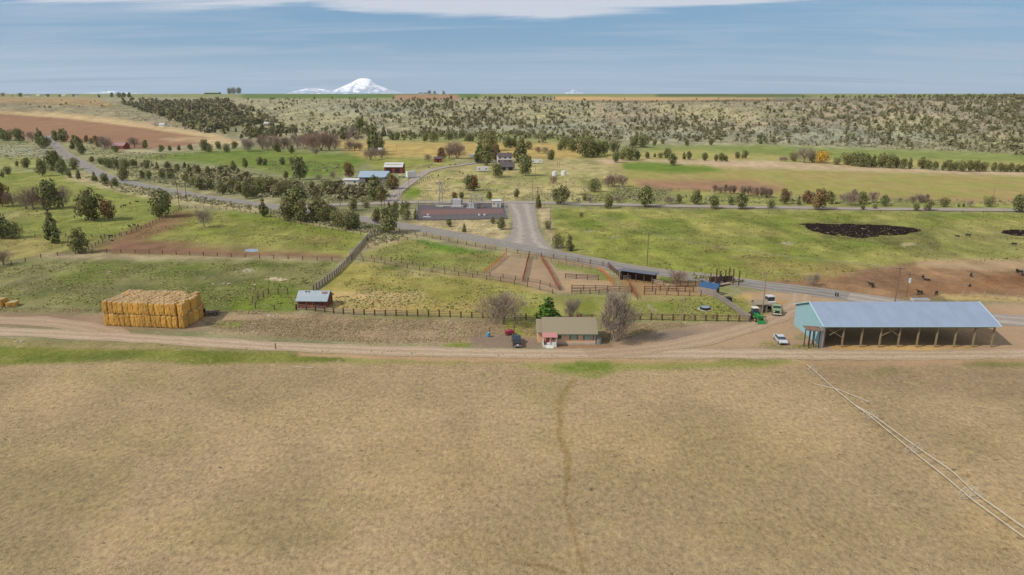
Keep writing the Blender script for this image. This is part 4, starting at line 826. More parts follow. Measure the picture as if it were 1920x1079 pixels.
# ---- sagebrush and weeds
SU = []
for k in range(5):
    rng = np.random.default_rng(600+k); d = rng.normal(size=(16, 3)); d /= np.linalg.norm(d, axis=1)[:, None]; d[:, 2] = np.abs(d[:, 2]); C = d*(.35+.15*rng.random((16, 1)))*np.array([1, 1, .9]); C[:, 2] += .2
    SU.append(clump_faces(C, .2, rng, nrm=d))
SAGE = [([(175, 302), (330, 312), (480, 326), (560, 342), (640, 340), (720, 345), (735, 372), (690, 380), (600, 378), (470, 368), (330, 350), (240, 332)], 4160), ([(-80, 262), (95, 262), (130, 295), (60, 300), (-80, 300)], 800),
        ([(140, 262), (240, 285), (330, 290), (400, 285), (300, 300), (180, 295)], 416), ([(480, 300), (640, 305), (640, 325), (500, 318)], 320), ([(1160, 352), (1260, 356), (1240, 376), (1120, 374)], 608), ([(1000, 362), (1900, 378), (1900, 386), (1000, 378)], 640),
        ([(780, 330), (1160, 330), (1100, 376), (780, 374)], 900, (.3, .7)), ([(150, 330), (480, 388), (480, 396), (230, 362)], 608), ([(500, 392), (720, 425), (720, 432), (690, 438), (500, 402)], 416),
        ([(1400, 265), (1900, 262), (1960, 292), (1700, 282)], 800), ([(680, 446), (740, 436), (765, 446), (700, 462)], 96), ([(1300, 515), (1400, 528), (1400, 534), (1300, 524)], 64)]
scatter('sagebrush', 'sage_leaf', SAGE, (.5, 1.2), 8, 'grey green sagebrush and bunchgrass beside the roads', 'sagebrush', unit=SU, wide=1.1)
WEED = [([(1010, 388), (1030, 392), (1046, 432), (1060, 470), (1035, 462), (1014, 420)], 260), ([(765, 414), (955, 415), (958, 448), (900, 446), (770, 425)], 700), ([(375, 603), (560, 596), (905, 602), (905, 640), (700, 645), (420, 622)], 3960), ([(1130, 608), (1290, 608), (1150, 640), (1125, 640)], 540), ([(960, 606), (1010, 606), (1010, 630), (965, 630)], 288), ([(-60, 575), (200, 580), (200, 586), (-60, 584)], 360), ([(380, 582), (550, 584), (550, 590), (380, 590)], 360),
        ([(-60, 634), (500, 654), (1100, 668), (1920, 669), (1920, 673), (1100, 672), (500, 660), (-60, 640)], 260), ([(1440, 640), (1560, 650), (1540, 658), (1420, 652)], 108)]
scatter('dry_weeds', 'weed_leaf', WEED, (.10, .26), 9, 'tangled dry weeds between the fence and the farm lane', 'weeds', unit=SU, wide=1.7, clump=.42, cs=5.0)
TU_ = []
for k in range(6):
    rng = np.random.default_rng(700+k); d = rng.normal(size=(4, 3)); d[:, 2] = np.abs(d[:, 2])+.3; d /= np.linalg.norm(d, axis=1)[:, None]; TU_.append(clump_faces(d*.25, .3, rng, nrm=d*np.array([1, 1, 1.2])))
leafmat('stubble_leaf', (186, 164, 124), (164, 144, 108), (194, 174, 132), var=.2, scale=.6)
leafmat('pasture_leaf', (150, 148, 82), (126, 130, 66), (168, 158, 104), var=.25, scale=.5)
scatter('field_stubble', 'stubble_leaf', [([(-80, 690), (2000, 690), (2000, 1090), (-80, 1090)], 26000), ([(-80, 700), (2000, 700), (2000, 840), (-80, 840)], 12000)], (.06, .14), 12, 'dry matted stubble tufts over the big near field', 'stubble', unit=TU_, wide=1.6, clump=.45, cs=7.0)
scatter('pasture_tufts', 'pasture_leaf', [([(1045, 395), (1990, 403), (1990, 490), (1690, 492), (1500, 530), (1300, 516), (1140, 488), (1070, 470)], 9000), ([(-60, 508), (95, 492), (630, 494), (575, 548), (545, 575), (-60, 572)], 5000), ([(340, 396), (500, 406), (680, 444), (640, 472), (240, 448)], 2500),
    ([(-60, 330), (120, 330), (320, 380), (250, 425), (140, 465), (-60, 480)], 2500), ([(690, 496), (1030, 552), (990, 590), (640, 578), (620, 548)], 2500), ([(1130, 560), (1400, 560), (1395, 598), (1190, 598)], 1200), ([(700, 470), (780, 450), (940, 480), (900, 512), (700, 482)], 1000)], (.2, .5), 13, 'tufty rough grass over the pastures and paddocks', 'grass', unit=TU_, wide=1.5, clump=.4, cs=9.0)
# ------------------------------------------------------------------ built things: materials
mat('post_wood', (98, 70, 58), .9, var=.3, scale=2, rnd=.2)
mat('rail_wood', (128, 100, 84), .9, var=.3, scale=1.2, stretch=(1, 1, 6))
mat('pale_rail', (176, 156, 132), .9, var=.25, scale=1.2)
mat('rust_pipe', (150, 84, 62), .7, var=.3, scale=2)
mat('orange_pipe', (196, 116, 58), .7, var=.25, scale=2)
mat('steel', (176, 180, 184), .45, .5, var=.12)
mat('white_paint', (232, 230, 224), .6, var=.08)
mat('cream_paint', (222, 214, 196), .7, var=.1)
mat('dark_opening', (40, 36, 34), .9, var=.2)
mat('glass', (60, 72, 84), .12, var=.1)
mat('tyre', (44, 42, 42), .85, var=.15)
mat('concrete', (184, 176, 166), .9, var=.12, scale=1)
mat('old_boards', (112, 60, 40), .9, var=.45, scale=2.2, stretch=(5, 5, .4), col2=(164, 104, 72), thr=(.55, .7))
mat('grey_boards', (150, 138, 128), .9, var=.3, scale=2, stretch=(4, 4, .4))
mat('dark_boards', (92, 70, 58), .9, var=.35, scale=2, stretch=(4, 4, .4))
mat('teal_siding', (146, 184, 194), .6, var=.04, scale=.6)
mat('teal_trim', (176, 208, 214), .5, var=.05)
mat('roof_blue', (148, 162, 184), .6, .1, var=.09, scale=.5, stretch=(1, .3, 1))
mat('post_pale', (150, 130, 100), .9, var=.25, scale=2, stretch=(3, 3, .5))
mat('shingle', (156, 142, 118), .95, var=.22, scale=5, bump=.4, col2=(138, 128, 104), thr=(.45, .6))
mat('curtain_glass', (150, 168, 150), .3, var=.2, scale=3)
mat('salmon_siding', (226, 186, 150), .8, var=.06, scale=2, stretch=(.3, .3, 6))
mat('green_trim', (96, 122, 100), .7, var=.1)
mat('pink_trim', (190, 130, 124), .7, var=.15)
mat('red_door', (150, 56, 50), .6, var=.2)
mat('tin_roof', (164, 178, 186), .45, .25, var=.16, scale=1.1, stretch=(3, .5, 1), col2=(186, 176, 168), thr=(.56, .7))
mat('dark_tin', (98, 102, 116), .7, .1, var=.25, scale=1)
mat('rusty_tin', (156, 118, 118), .8, var=.3)
mat('straw', (226, 176, 84), .95, var=.35, scale=2.2, bump=.9, bscale=9, rnd=.2, stretch=(1.6, 1.6, .6), col2=(176, 124, 52), thr=(.46, .62))
mat('straw_top', (188, 160, 116), .95, var=.18, scale=4, bump=.8, bscale=14, rnd=.12)
mat('tractor_green', (40, 132, 66), .4, var=.08)
mat('old_green', (138, 160, 118), .6, var=.2)
mat('yellow_paint', (214, 180, 50), .5, var=.1)
mat('blue_paint', (44, 82, 122), .5, var=.15)
mat('barrel_blue', (70, 150, 190), .5, var=.1)
mat('maroon', (150, 38, 66), .5, var=.2)
mat('silver_paint', (214, 216, 220), .3, .3, var=.03)
mat('dark_paint', (52, 66, 74), .3, .2, var=.05)
mat('light_roof', (206, 206, 204), .5, .1, var=.08, scale=.6)
mat('blue_roof', (160, 178, 196), .45, .15, var=.06, scale=.5)
mat('red_boards', (140, 62, 50), .85, var=.2)
mat('dark_shingle', (92, 80, 82), .9, var=.2)
mat('cow_black', (26, 23, 24), .7, var=.2, rnd=.2)
mat('cow_white', (220, 212, 200), .8)
mat('mud', (40, 29, 28), 1.0, var=.4, scale=.5, col2=(50, 37, 34), thr=(.5, .7))
mat('water', (120, 134, 150), .08, var=.05)
mat('red_gravel', (140, 90, 78), .95, var=.35, scale=.8, col2=(96, 80, 80), thr=(.42, .56))
mat('dark_gravel', (88, 80, 82), .95, var=.2, scale=1.2)
mat('rock', (166, 156, 140), .9, var=.25, scale=2)
mat('pipe_alu', (206, 198, 182), .6, .1, var=.06)
mat('insulator', (120, 92, 84), .3)
mat('wire_metal', (168, 166, 160), .5, .3)
mat('snow', (246, 246, 248), .8, var=.02)
WIRE = {}
MATS['mud'].node_tree.nodes['Principled BSDF'].inputs['Specular IOR Level'].default_value = 0.02
# ------------------------------------------------------------------ generic pieces
def px_at(u, y):     # world x seen at picture column u for a point on level ground at distance y
    return (u-960)/F*(y*CP+H*SP)
def gable(t, w, d, eave, ridge, wall, roof, oh=.35, th=.14, ox=0.0, oy=0.0, gover=.35, z0=-.1):
    b = MB(); x0, x1, y0, y1 = ox-w/2, ox+w/2, oy-d/2, oy+d/2; ym = oy
    pr = lambda x: [(x, y0, z0), (x, y1, z0), (x, y1, eave), (x, ym, ridge), (x, y0, eave)]
    b.solid(pr(x1), pr(x0)); b.build('wall', wall, t)
    r = MB(); s = (ridge-eave)/(d/2); ez = eave-s*oh
    for sy in (-1, 1):
        ye = ym+sy*(d/2+oh)
        A = [(x0-gover, ye, ez+.03), (x0-gover, ym, ridge+.03), (x0-gover, ym, ridge+.03+th), (x0-gover, ye, ez+.03+th)]
        B = [(x1+gover, p[1], p[2]) for p in A]
        r.solid(A, B) if sy > 0 else r.solid(B, A)
    return r.build('roof', roof, t)
def window(t, x, y, z, w, h, frame='white_paint', face='-y', pane='glass', shutters=None):
    b = MB(); g = MB(); e = .06
    if face in ('-y', '+y'):
        s = -1 if face == '-y' else 1
        b.box(x, y+s*.03, z-h/2, w, .08, h); g.box(x, y+s*.06, z-h/2+e, w-2*e, .07, h-2*e)
    else:
        s = -1 if face == '-x' else 1
        b.box(x+s*.03, y, z-h/2, .08, w, h); g.box(x+s*.06, y, z-h/2+e, .07, w-2*e, h-2*e)
    f = b.build('window', frame, t); g.build('pane', pane, f)
    if shutters:
        for q in (-1, 1):
            k = MB(); k.box(x+q*(w/2+.2), y-.05, z-h/2, .34, .06, h); k.build('shutter', shutters, f)
    return f
def door(t, x, y, w=.95, h=2.05, m='white_paint', face='-y', z0=0.0):
    b = MB()
    if face == '-y': b.box(x, y-.04, z0, w, .1, h)
    else: b.box(x, y, z0, .1, w, h)
    o = b.build('door', m, t); k = MB(); k.ball((x+(.35*w if face == '-y' else -.08), y-(.12 if face == '-y' else -.35*w), z0+1.0), .05, .05, .05); k.build('handle', 'steel', o); return o
def wheel(t, x, y, r, w=.22, rim='steel', axis='x'):
    b = MB(); a = Vector((w/2, 0, 0)) if axis == 'x' else Vector((0, w/2, 0)); c = Vector((x, y, r))
    b.bar(c-a, c+a, r, 14); o = b.build('wheel', 'tyre', t)
    k = MB(); k.bar(c-a*1.12, c+a*1.12, r*.55, 10); k.build('rim', rim, o); return o
# ------------------------------------------------------------------ the long pole barn
BX, BY = 66.0, 136.4
t = empty('pole_barn', G(BX, BY), label='long open pole barn with blue metal roof and turquoise gable wall', cat='barn')
DP = 15.0; HP = 7.5; EV_, RG = 5.0, 7.7
def eavez(y): return EV_+(RG-EV_)*(1-abs(y-HP)/HP)
b = MB(); pr = lambda x: [(x, 0, -.1), (x, DP, -.1), (x, DP, EV_), (x, HP, RG), (x, 0, EV_)]
b.solid(pr(.1), pr(-.05)); b.build('gable_wall', 'teal_siding', t)
b = MB(); b.solid([(-.42, -.5, 4.78), (-.42, HP, RG+.06), (-.42, HP, RG+.2), (-.42, -.5, 4.92)], [(36.95, -.5, 4.78), (36.95, HP, RG+.06), (36.95, HP, RG+.2), (36.95, -.5, 4.92)][:], True)
b.solid([(36.95, DP+.5, 4.78), (36.95, HP, RG+.06), (36.95, HP, RG+.2), (36.95, DP+.5, 4.92)], [(-.42, DP+.5, 4.78), (-.42, HP, RG+.06), (-.42, HP, RG+.2), (-.42, DP+.5, 4.92)])
rf = b.build('roof', 'roof_blue', t)
b = MB()
for i in range(62): b.bar((-.2+i*.6, -.48, 4.95), (-.2+i*.6, HP-.1, RG+.19), .03, 4)
b.build('roof_rib', 'roof_blue', rf, kind='stuff')
for x in (-.47, 37.0):
    b = MB(); b.bar((x, -.52, 4.86), (x, HP, RG+.17), .13, 4); b.bar((x, HP, RG+.17), (x, DP+.52, 4.86), .13, 4); b.build('roof_trim', 'teal_trim', t)
b = MB(); b.box(18.2, -.56, 4.76, 37.4, .1, .2); b.build('gutter', 'teal_trim', t)
pm = MB(); pm.box(0, 0, -.3, .28, .28, 5.1); pm = pm.mesh('post', 'post_pale')
for k in range(10): inst('post', pm, t, (.25+k*3.98, .1, 0))
for k in range(10): inst('post', pm, t, (.25+k*3.98, DP-.1, 0))
for k in range(10):
    x = .25+k*3.98+.16; b = MB(); b.bar((x, 0, 4.75), (x, DP, 4.75), .09); b.bar((x, .1, 4.85), (x, HP, RG-.1), .09); b.bar((x, DP-.1, 4.85), (x, HP, RG-.1), .09)
    for y0, y1 in ((3.7, 3.7), (7.5, 7.5), (11.2, 11.2), (1.8, 3.7), (5.6, 3.7), (5.6, 7.5), (9.4, 7.5), (9.4, 11.2), (13.1, 11.2)): b.bar((x, y0, 4.8), (x, y1, eavez(y1)-.1), .06)
    b.build('truss', 'dark_boards', t)
for k, (x0, z0, x1, z1) in enumerate(((.3, 4.6, 4.1, 2.2), (4.0, 4.6, 1.2, 2.8), (12.2, 2.6, 15.6, 4.6), (13.3, 4.5, 16.2, 2.4), (31.9, 4.6, 35.6, 2.5), (28.0, 4.6, 29.6, 3.9))):
    b = MB(); b.bar((x0, -.08, z0), (x1, -.08, z1), .07); b.build('brace', 'post_pale', t)
b = MB(); b.box(18.1, .1, 4.42, 36.2, .12, .3); b.build('beam', 'dark_boards', t)
b = MB(); b.box(18.1, DP-.1, 4.42, 36.2, .12, .3); b.build('beam', 'dark_boards', t)
b = MB(); b.box(-.35, -.15, -.1, .7, .35, 4.8); b.build('corner_wall', 'steel', t)
lt = MB()
for x, y in ((-3.6, .6), (-3.0, -.4), (-2.4, 1.2), (-1.7, .4), (-1.0, -.5), (-1.4, 1.6)): lt.bar((x, y, -.2), (x, y, 4.0), .11)
lt.build('shelter_post', 'dark_paint', t)
b = MB(); b.solid([(-3.8, -.6, 4.0), (-.3, -.7, 3.75), (-.3, 1.9, 3.95), (-3.8, 1.9, 4.2)], [(-3.8, -.6, 4.12), (-.3, -.7, 3.87), (-.3, 1.9, 4.07), (-3.8, 1.9, 4.32)]); b.build('shelter_roof', 'rail_wood', t)
# ------------------------------------------------------------------ little house
hy = 138.3; hx0 = px_at(1019, hy); hx1 = px_at(1117, hy); hw = hx1-hx0
t = empty('farmhouse', G((hx0+hx1)/2, hy+3.4), label='small salmon house with brown shingle roof and green trim', cat='house')
gable(t, hw, 6.8, 2.75, 4.9, 'salmon_siding', 'shingle', .55)
f = -3.4
window(t, -hw/2+3.4, f, 1.75, .9, 1.0, 'green_trim'); window(t, -hw/2+6.5, f, 1.7, 1.1, 1.15, 'white_paint', pane='curtain_glass', shutters='green_trim'); window(t, -hw/2+9.7, f, 1.65, 1.6, 1.2, 'white_paint', pane='curtain_glass', shutters='green_trim')
window(t, hw/2, .5, 1.7, 1.0, 1.1, 'green_trim', '+x'); window(t, -hw/2, -.5, 1.7, 1.0, 1.1, 'white_paint', '-x')
b = MB(); b.box(0, f-.02, -.2, hw+.06, .1, .5); b.build('foundation', 'concrete', t)
for x in (-hw/2, hw/2): b = MB(); b.box(x, f, 0, .16, .16, 2.72); b.build('corner_trim', 'green_trim', t)
b = MB(); b.box(0, f-.56, 2.32, hw+.7, .12, .14); b.build('gutter', 'green_trim', t)
b = MB(); b.box(2.0, .9, 4.3, .5, .5, 1.1); b.build('chimney', 'old_boards', t)
p = MB(); p.box(-hw/2+1.25, f-.95, 0, 2.9, 1.9, .45); p.build('porch_floor', 'white_paint', t)
p = MB(); p.box(-hw/2+1.25, f-2.05, 0, 1.6, .35, .3); p.box(-hw/2+1.25, f-2.35, 0, 1.6, .3, .15); p.build('step', 'white_paint', t)
for x in (-.1, 1.3, 2.6): b = MB(); b.box(-hw/2+x, f-1.8, .4, .14, .14, 2.05); b.build('porch_post', 'white_paint', t)
b = MB(); b.solid([(-hw/2-.35, f-2.15, 2.3), (-hw/2+2.9, f-2.15, 2.3), (-hw/2+2.9, f+.0, 2.72), (-hw/2-.35, f+.0, 2.72)], [(-hw/2-.35, f-2.15, 2.4), (-hw/2+2.9, f-2.15, 2.4), (-hw/2+2.9, f+.0, 2.82), (-hw/2-.35, f+.0, 2.82)]); b.build('porch_roof', 'pink_trim', t)
b = MB(); b.box(-hw/2-.08, f-.95, .45, .08, 1.8, .8); b.box(-hw/2+2.1, f-1.85, .45, .9, .08, .75); b.build('porch_railing', 'white_paint', t)
door(t, -hw/2+.95, f, .9, 2.0, 'red_door', z0=.45); b = MB(); b.box(-hw/2+2.1, f-.06, 1.1, .5, .08, .7); b.build('sign_board', 'red_door', t)
# lower wing on the left of the roof
gable(t, 1.9, 5.6, 2.6, 4.35, 'salmon_siding', 'shingle', .45, ox=-hw/2-.3, oy=.4, gover=.3)
q = P(1122, 646); t2 = empty('water_tank', q, label='grey round tank standing against the right end of the house', cat='tank')
b = MB(); b.bar((0, .6, -.1), (0, .6, 1.3), .75, 14); b.build('body', 'steel', t2); b = MB(); b.bar((0, .6, 1.3), (0, .6, 1.5), .76, 14, .25); b.build('lid', 'grey_boards', t2)
# ------------------------------------------------------------------ old hay shed
sy = P(590, 578).y; sx0 = px_at(559, sy); sx1 = px_at(614, sy); sw = sx1-sx0
t = empty('hay_shed', G((sx0+sx1)/2, sy+2.6), math.radians(-2), label='old red board shed with patched tin roof beside the green paddock', cat='shed')
rf = gable(t, sw, 5.2, 2.1, 3.7, 'old_boards', 'tin_roof', .5)
for x, w in ((-sw*.28, .25), (-sw*.18, .25)): b = MB(); b.box(x, -.2, 3.62, w, .9, .16); b.build('roof_gap', 'dark_opening', rf)
b = MB(); b.solid([(sw*.28, -.95, 3.47), (sw*.46, -.95, 3.47), (sw*.46, -.35, 3.66), (sw*.28, -.35, 3.66)], [(sw*.28, -.95, 3.56), (sw*.46, -.95, 3.56), (sw*.46, -.35, 3.75), (sw*.28, -.35, 3.75)]); b.build('rusty_patch', 'rusty_tin', rf)
for x in (-.3, .15): b = MB(); b.box(x, -2.64, 0, .16, .06, 2.0); b.build('board', 'orange_pipe', t)
door(t, 1.2, -2.6, 1.1, 1.8, 'dark_boards')
# ------------------------------------------------------------------ straw stack, every bale its own
a = P(196, 611.5); c = P(343, 617); ax = Vector((c.x-a.x, c.y-a.y, 0)); SL = ax.length; ax.normalize(); ay = Vector((-ax.y, ax.x, 0)); arz = math.atan2(ax.y, ax.x)
NC = 15; BWd = SL/NC; BH = 2.95; BD = 2.1; NR = 5
def bale_mesh(seed):
    rng = np.random.default_rng(seed); bm = bmesh.new(); bmesh.ops.create_cube(bm, size=1); bmesh.ops.subdivide_edges(bm, edges=bm.edges, cuts=5, use_grid_fill=True)
    for v in bm.verts:
        q = v.co.copy(); k = 0
        for i in range(3): k += abs(q[i]) > .49
        if k >= 2: v.co *= .93
        v.co += Vector(rng.normal(size=3)*.02)
        v.co = Vector((v.co.x*BWd*.985, v.co.y*BD*.97, (v.co.z+.5)*BH*.985))
    me = bpy.data.meshes.new('straw_bale'); bm.to_mesh(me); bm.free(); me.materials.append(MATS['straw']); me.materials.append(MATS['straw_top'])
    for p_ in me.polygons: p_.material_index = 1 if (p_.normal.z > .7) else 0
    return me
BM = [bale_mesh(k) for k in range(5)]
ROWN = ['front', 'second', 'third', 'fourth', 'rear']
rnd = random.Random(3)
for tier in (0, 1):
    for r in range(NR):
        n = NC if r < 4 else NC-1
        for c_ in range(n):
            if tier == 0 and not (r == 0 or c_ >= n-2 or c_ == 0): continue      # bales nobody can see inside the stack
            if tier == 1 and r == 4 and c_ in (12,): continue
            skew = r*.42
            p_ = a+ax*((c_+.5)*BWd+rnd.uniform(-.05, .05)+skew*0+(.5 if tier == 0 and c_ > 11 and r > 0 else 0))+ay*((r+.5)*BD+rnd.uniform(-.12, .12))
            if c_ >= n-2: p_ += ax*rnd.uniform(-.1, .5)
            tn = 'upper' if tier else 'lower'
            lab = 'yellow straw bale, %s tier, %s row, %s from the left of the stack' % (tn, ROWN[r], ordi(c_+1))
            o = inst('straw_bale', BM[rnd.randrange(5)], None, (p_.x, p_.y, tier*BH+rnd.uniform(0, .08)), arz+rnd.uniform(-.03, .03)+(math.pi if rnd.random() < .5 else 0), (1, 1, 1+rnd.uniform(-.03, .04)), label=lab, cat='bale', group='straw bales of the big stack')
b = MB(); b.box(0, 0, .02, SL*.84, BD*3.0, BH*.98); o = None
for i, (u, v) in enumerate(((3, 575), (24, 574))):
    p_ = P(u, v); o = inst('straw_bale', BM[i], None, (p_.x, p_.y, 0 if i else .0), 0.3*i, (1.9, 1.2, .42 if i else .75), label=('low straw bale lying second from the left frame edge', 'taller straw bale at the left frame edge')[1-i], cat='bale', group='loose bales at the left edge')
p_ = P(386, 592); t = empty('farm_trailer', p_, .3, label='old dark hay wagon parked right of the straw stack', cat='wagon')
b = MB(); b.box(.8, 0, .7, 4.6, 1.9, .16); b.build('deck', 'dark_boards', t); b = MB(); b.box(-1.5, 0, .86, .12, 1.8, 1.5); b.build('headboard', 'pale_rail', t)
for x in (-.8, 2.2):
    for y in (-.9, .9): wheel(t, x, y, .45, .2, 'rusty_tin', 'y')
b = MB(); b.box(-.5, .2, .86, 1.0, 1.1, .8); b.build('engine_box', 'dark_opening', t); b = MB(); b.bar((3.1, 0, .7), (4.8, 0, .4), .07); b.build('drawbar', 'rusty_tin', t)
# ------------------------------------------------------------------ fences
PM = {}
def postmesh(h, r, m):
    k = (h, r, m)
    if k not in PM:
        b = MB(); b.bar((0, 0, -.2), (0, 0, h), r, 6, r*.9); PM[k] = b.mesh('post', m)
    return PM[k]
def fence(label, px, gap=4.5, h=1.35, rails=(.45, .8, 1.15), pr=.13, pm='post_wood', rm='rail_wood', rr=.05, name='rail_fence', cat='fence', group=None, wire=False, world=False):
    pts = px if world else [P(u, v) for u, v in px]; d = [0]
    for p, q in zip(pts, pts[1:]): d.append(d[-1]+math.hypot(q.x-p.x, q.y-p.y))
    n = max(1, min(98, int(round(d[-1]/gap)))); xs = np.interp(np.linspace(0, d[-1], n+1), d, [p.x for p in pts]); ys = np.interp(np.linspace(0, d[-1], n+1), d, [p.y for p in pts]); zs = terrain(xs, ys)
    o = Vector((xs[0], ys[0], float(zs[0]))); t = empty(name, o, label=label, cat=cat, group=group); me = postmesh(h, pr, pm); r_ = random.Random(n)
    for x, y, z in zip(xs, ys, zs): inst('post', me, t, (x-o.x, y-o.y, float(z)-o.z), 0, (1, 1, r_.uniform(.92, 1.1)))
    for k in rails:
        b = MB()
        for i in range(n): b.bar((xs[i]-o.x, ys[i]-o.y, zs[i]-o.z+k+r_.uniform(-.04, .04)), (xs[i+1]-o.x, ys[i+1]-o.y, zs[i+1]-o.z+k+r_.uniform(-.04, .04)), rr, 4)
        b.build('wire' if wire else 'rail', rm, t)
    return t
fence('dark post and rail fence across the left between the green paddock and pasture', [(0, 505), (30, 495), (60, 488), (95, 481), (150, 476), (182, 474), (230, 475), (280, 476), (330, 478), (400, 481), (475, 484), (575, 488), (650, 491)], 5.0)
fence('diagonal rail fence with a gate rising from the juniper to the upper left', [(160, 474), (190, 455), (225, 444), (245, 437), (275, 426), (300, 414), (322, 403), (340, 394)], 3.6)
fence('short fence of dark posts in the left pasture behind the cattle', [(66, 446), (125, 444), (165, 445), (200, 446), (225, 443)], 5.5)
fence('pole fence along the top of the upper left paddock', [(352, 391), (400, 392), (450, 396), (500, 405), (530, 413), (560, 420), (600, 427), (640, 435), (676, 441)], 4.2, rails=(.6, 1.05), pm='post_wood', rm='pale_rail')
fence('heavy crooked pole fence running up behind the old red shed', [(588, 545), (610, 530), (630, 515), (648, 497), (657, 486), (668, 473), (680, 459), (690, 446), (706, 440), (733, 433)], 2.0, h=1.6, rails=(.3, .6, .9, 1.2, 1.5), rr=.09, pr=.16, rm='grey_boards')
fence('rail fence along the near side of the paved road above the pens', [(735, 433), (760, 438), (800, 445), (850, 455), (900, 465), (950, 473), (1000, 480), (1060, 488), (1110, 496), (1140, 501), (1152, 512)], 4.5, h=1.5)
fence('upper one of two parallel fences crossing below the green triangle', [(657, 481), (690, 484), (740, 492), (800, 500), (860, 511), (905, 518), (945, 522), (1010, 532), (1050, 545)], 4.2)
fence('lower one of two parallel fences crossing below the green triangle', [(660, 486), (700, 492), (760, 503), (830, 514), (880, 520), (930, 527), (980, 536), (1036, 551)], 4.8)
fence('low wire fence curving inside the green triangle', [(690, 466), (705, 460), (740, 456), (770, 449), (800, 443)], 4.5, rails=(.5, .9), rr=.03)
fence('thick posted fence along the lane from the old red shed to the big leafless tree', [(556, 581), (575, 582), (592, 584), (611, 586), (630, 589), (700, 592), (800, 594), (905, 597)], 2.6, h=1.6, pr=.2, rails=(.5, .95, 1.35), rr=.07)
fence('thick posted fence behind the little house', [(905, 597), (960, 599), (1010, 600), (1060, 601), (1130, 602)], 2.7, h=1.6, pr=.2, rails=(.5, .95), rr=.07)
fence('thick posted fence along the lower edge of the small paddock right of the house', [(1180, 600), (1240, 601), (1300, 602), (1360, 603), (1406, 604)], 2.5, h=1.6, pr=.2, rails=(.3, .75, 1.2, 1.5), rr=.07)
fence('weathered plank fence slanting up from the tractor to the blue chute', [(1406, 604), (1385, 588), (1365, 574), (1345, 561), (1330, 552)], 1.5, h=1.7, rails=(.3, .6, .9, 1.2, 1.5), pm='grey_boards', rm='grey_boards', rr=.1, pr=.12)
fence('small dark fence with a brace in the corner of the green paddock', [(474, 568), (490, 560), (503, 553), (540, 552)], 2.4, h=1.7, rails=(.5, 1.0, 1.4), rr=.07)
fence('wire fence between the straw stack and the small dark fence', [(474, 568), (476, 578), (500, 581), (555, 582)], 6, rails=(.6, 1.1), rr=.02, rm='wire_metal', wire=True)
fence('low straw coloured border fence at the top of the lane left of the stack', [(-30, 578), (60, 578), (190, 582)], 8, h=.8, rails=(.4,), rr=.02, pr=.06, rm='wire_metal')
fence('orange pipe fence at the left side of the dirt pens', [(950, 480), (938, 490), (926, 501), (908, 514)], 2.2, h=1.6, pm='orange_pipe', rm='orange_pipe', pr=.1, rails=(.5, .85, 1.2, 1.5), name='pipe_fence', group='pipe fences of the pens')
fence('straight rusty red pipe fence between the two left dirt pens', [(992, 482), (988, 496), (985, 512), (980, 530)], 1.8, h=1.7, pm='rust_pipe', rm='rust_pipe', pr=.12, rails=(.4, .8, 1.2, 1.6), rr=.07, name='pipe_fence', group='pipe fences of the pens')
fence('rusty red pipe fence slanting right through the dirt pens', [(1016, 489), (1025, 503), (1035, 520), (1042, 535), (1048, 544)], 1.8, h=1.7, pm='rust_pipe', rm='rust_pipe', pr=.12, rails=(.4, .8, 1.2, 1.6), rr=.07, name='pipe_fence', group='pipe fences of the pens')
fence('orange pipe fence down to the open roofed shelter', [(1122, 508), (1135, 518), (1143, 528), (1150, 536)], 2.0, h=1.6, pm='orange_pipe', rm='orange_pipe', pr=.1, rails=(.5, .85, 1.2, 1.5), name='pipe_fence', group='pipe fences of the pens')
fence('short rust pipe fence above the tall leafless tree', [(1180, 536), (1186, 548), (1195, 562)], 1.8, h=1.5, pm='rust_pipe', rm='rust_pipe', pr=.13, rails=(.5, 1.0, 1.4), name='pipe_fence', group='pipe fences of the pens')
fence('rust pipe fence along the top of the dirt pens', [(960, 482), (1000, 486), (1040, 493), (1090, 502), (1122, 508)], 3, h=1.5, pm='rust_pipe', rm='rust_pipe', pr=.08, rails=(.7, 1.3), name='pipe_fence', group='pipe fences of the pens')
fence('upper short dark plank fence inside the right dirt pen', [(1060, 522), (1090, 524), (1122, 525)], 3, h=1.5, rails=(.6, 1.0, 1.35), rm='dark_boards', rr=.1)
fence('rear dark plank fence below the right dirt pen', [(1072, 545), (1110, 546), (1140, 547), (1184, 549)], 3, h=1.6, rails=(.6, 1.0, 1.5), rm='dark_boards', rr=.1)
fence('front dark plank fence below the right dirt pen', [(1072, 551), (1110, 552), (1140, 553)], 2.4, h=1.6, rails=(.6, 1.0, 1.5), rm='dark_boards', rr=.09)
fence('front dark plank fence of the right corral', [(1208, 553), (1230, 553), (1254, 554), (1275, 555), (1314, 556)], 3, h=1.6, rails=(.5, 1.0), rm='pale_rail', rr=.07)
fence('rear dark plank fence of the right corral', [(1208, 548), (1240, 547), (1270, 548), (1300, 549)], 2.4, h=1.7, rails=(.5, 1.0, 1.5), rm='dark_boards', rr=.1)
fence('upper plank fence from the corral to the blue chute', [(1248, 538), (1275, 538), (1300, 538), (1316, 537)], 2.2, h=1.8, rails=(.4, .8, 1.2, 1.6), rm='dark_boards', rr=.12)
fence('sloping rail fence from the roofed shelter down to the road corner', [(1140, 501), (1148, 509), (1158, 517), (1165, 525)], 2, h=1.7, rails=(.5, 1.0, 1.5), rm='dark_boards', rr=.08)
fence('leaning broken gate in the small paddock', [(1213, 577), (1222, 586), (1231, 592)], 2, h=1.3, pm='pale_rail', rm='pale_rail', rails=(.3, .6, .9, 1.2), rr=.05, pr=.07, name='broken_gate', cat='gate')
